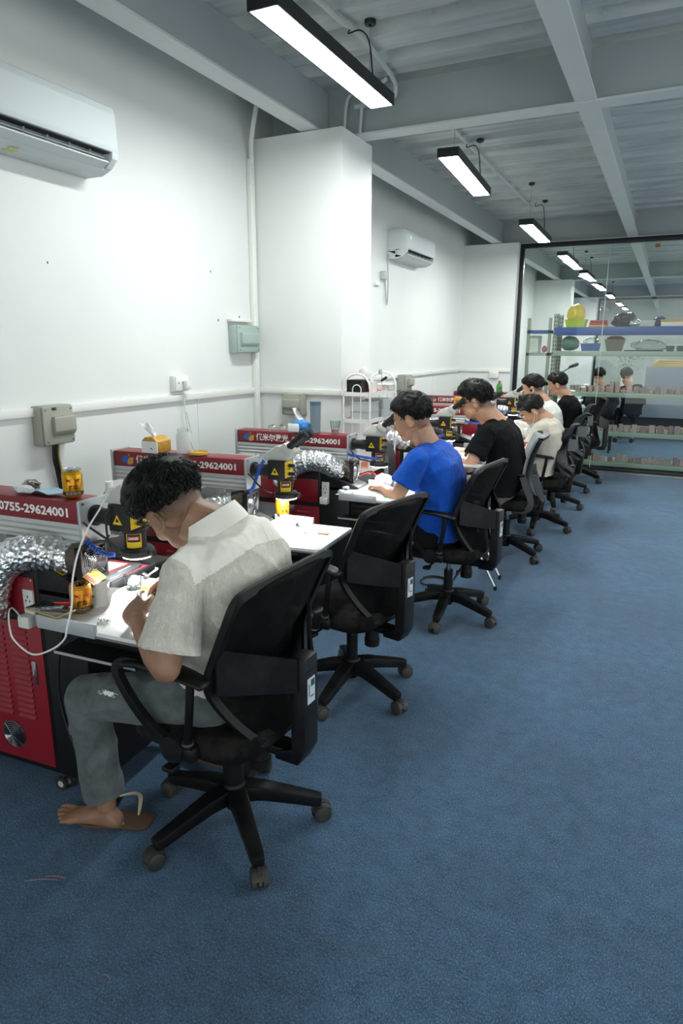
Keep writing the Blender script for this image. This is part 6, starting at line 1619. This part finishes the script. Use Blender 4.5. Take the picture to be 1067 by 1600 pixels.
# second, smaller rack to the left, seen end-on
t = thing('storage_rack', 'narrow rack with white boxes beside the far pillar', 'rack', (-1.80,9.66,0))
for x in (0,.28):
    bm = B(); b2(bm, (x-.02,-.02,0), (x+.02,.02,2.0)); obj('upright', bm, M_UPR, t)
for z, m in ((1.80,M_RB),(1.50,M_RG),(1.10,M_RG),(.6,M_RG)): obj('shelf_board', b2(B(), (-.02,-.02,z), (.30,.5,z+.04)), m, t)
for k in range(6): 
    bm = B(); box(bm, (0,0,.019), (.11,.24,.036), .003); o = obj('white_box', bm, M_WPL, None, loc=(-1.73,9.86,1.541+k*.038), rz=rnd.uniform(-.05,.05)); tag(o, 'flat white box in the stack on the narrow rack', 'box', 'white boxes stacked on the narrow rack')
lump('pink_bag', 'small pink bag beside the stacked white boxes', 'bag', (-1.60,9.80,1.59), (.035,.04,.045), mat('pink_bag','d97f98', .4), .2, 15)
# ---- people and desks of the other room
M_GP = mat('grey_partition','8f98a3', .6); M_WOOD = mat('pale_wood','cbb182', .5)
t = thing('screen_desk', 'long desk with grey privacy panels behind the rack', 'desk', (.35,13.0,0))
obj('front_panel', b2(B(), (-1.25,-.02,.42), (1.3,.02,.80), .004), M_GP, t); obj('under_desk_dark', b2(B(), (-1.2,.1,.03), (1.25,.12,.42)), M_CABLE, t); obj('desktop', b2(B(), (-1.3,.02,.80), (1.35,.75,.83), .003), M_WOOD, t)  # black sheet stands in for the dark area beneath the grey panel
for x in (-1.2,1.2): obj('leg', b2(B(), (x-.02,.1,0), (x+.02,.7,.80)), M_WOOD, t)
obj('lower_rail', b2(B(), (-1.2,.0,.16), (1.2,.04,.26)), M_WOOD, t)
t = thing('cabinet', 'large plain grey cabinet top behind the highest block row', 'cabinet', (.05,13.2,.83)); obj('cabinet_body', b2(B(), (-.42,-.1,0), (.55,.35,.46), .004), M_GP, t)
for k in range(4):
    t = thing('file_stack', ('lowest','second','third','top')[k]+' pale yellow folder in the stack on the grey cabinet', 'folder', (.0+.03*k,13.25,1.291+k*.031), .03*k, 'folders on the grey cabinet'); obj('folder_body', b2(B(), (-.30,-.12,0), (.33,.12,.028), .004), mat('manila','d9c283', .6), t)
bm = B()
t = thing('plant_stand', 'tall white stand under the leafy plant in the other room', 'stand', (-.72,14.1,0)); obj('post', b2(B(), (-.1,-.1,0), (.1,.1,1.049), .004), M_WPL, t)
t = thing('potted_plant', 'leafy green plant above the desks in the other room', 'plant', (-.72,14.1,1.05)); rnd = random.Random(4)
bm = B(); lathe(bm, [(0,0),(.06,0),(.08,.12),(.075,.12),(0,.11)], n=16); obj('pot', bm, M_WPL, t)
bm = B()
for k in range(170):
    a = rnd.uniform(0,6.28); r = rnd.uniform(.02,.30); h = rnd.uniform(.12,.42); c = Vector((r*math.cos(a), r*math.sin(a)*.6, h)); d_ = Vector((math.cos(a),math.sin(a),rnd.uniform(-.4,.6))).normalized(); x_ = d_.cross(Vector((0,0,1))).normalized()
    v = [bm.verts.new(c), bm.verts.new(c+d_*.03+x_*.014), bm.verts.new(c+d_*.07), bm.verts.new(c+d_*.03-x_*.014)]; bm.faces.new(v)
obj('foliage', bm, mat('leaf','4d7048', .6), t, kind='stuff')
for k, (x,y,lab,sh) in enumerate(((-1.02,12.0,'seated person in a dark jacket seen behind the glass joint',C_GREYJ),(-.62,12.3,'seated person with brown hair behind the highest block row',C_DARK))):
    seated(lab, x+.1, y, (x-.02,y,1.15), (.3,1,-.3), (x+.05,y-.02,.98), (sh,.004), C_DARK, SK2, HB, ((x-.2,y+.32,.85),(x+.25,y+.32,.85)), seed=30+k, vox=.010, hn=500, sleeve=1.2, lat=Vector((-1,0,0)),
      shL=(x-.17,y,.90), shR=(x+.20,y,.90), elL=(x-.26,y+.10,.72), elR=(x+.28,y+.10,.72), hpL=(x-.08,y,.54), hpR=(x+.12,y,.54), knL=(x-.12,y+.35,.5), knR=(x+.15,y+.35,.5), anL=(x-.12,y+.33,.09), anR=(x+.15,y+.33,.09), ftL=(x-.12,y+.46,.03), ftR=(x+.15,y+.46,.03), hdL=Vector((0,1,0)), hdR=Vector((0,1,0)))
lump('jacket', 'dark grey jacket heaped on a chair behind the glass', 'jacket', (-.92,11.3,.74), (.24,.16,.26), C_GREYJ, .3, 17)
t = thing('visitor_chair', 'black chair under the dark jacket behind the glass', 'chair', (-.92,11.3,0)); obj('seat', b2(B(), (-.22,-.2,.44), (.22,.22,.49), .01), M_PL, t)
for sx in (-.19,.19):
    for sy in (-.17,.19): bm = B(); cyl(bm, (sx,sy,0), (sx*.95,sy*.95,.44), .012, n=8); obj('leg', bm, M_PL, t)
obj('backrest', b2(B(), (-.2,.19,.60), (.2,.22,.9), .01), M_PL, t)
# desks with yellow lit shelf, sockets and lamps on the wall side
t = thing('work_lamp', 'small black desk lamp arm seen through the glass left of the racks', 'lamp', (-1.45,11.0,.8))
bm = B(); tube(bm, spline([(0,0,0),(.02,0,.25),(-.05,0,.42),(.08,0,.52)],5), .008, 8); obj('arm', bm, M_BLK, t); bm = B(); capsule(bm, Vector((.06,0,.52)), Vector((.16,0,.56)), .02, .028); obj('shade', bm, M_BLK, t)
t = thing('side_table', 'white table under the desk lamp behind the glass', 'table', (-1.5,11.1,0)); obj('tabletop', b2(B(), (-.4,-.35,.76), (.3,.35,.80), .004), M_WPL, t)
for sx in (-.36,.26):
    for sy in (-.3,.3): obj('leg', b2(B(), (sx-.02,sy-.02,0), (sx+.02,sy+.02,.76)), M_WPL, t)
bm = B(); b2(bm, (-.315,9.405,2.795), (-.26,9.413,2.835)); tag(obj('glass_sticker', bm, mat('orange_sticker','9a6420', .5)), 'small orange-brown sticker near the top of the glass partition', 'sticker')
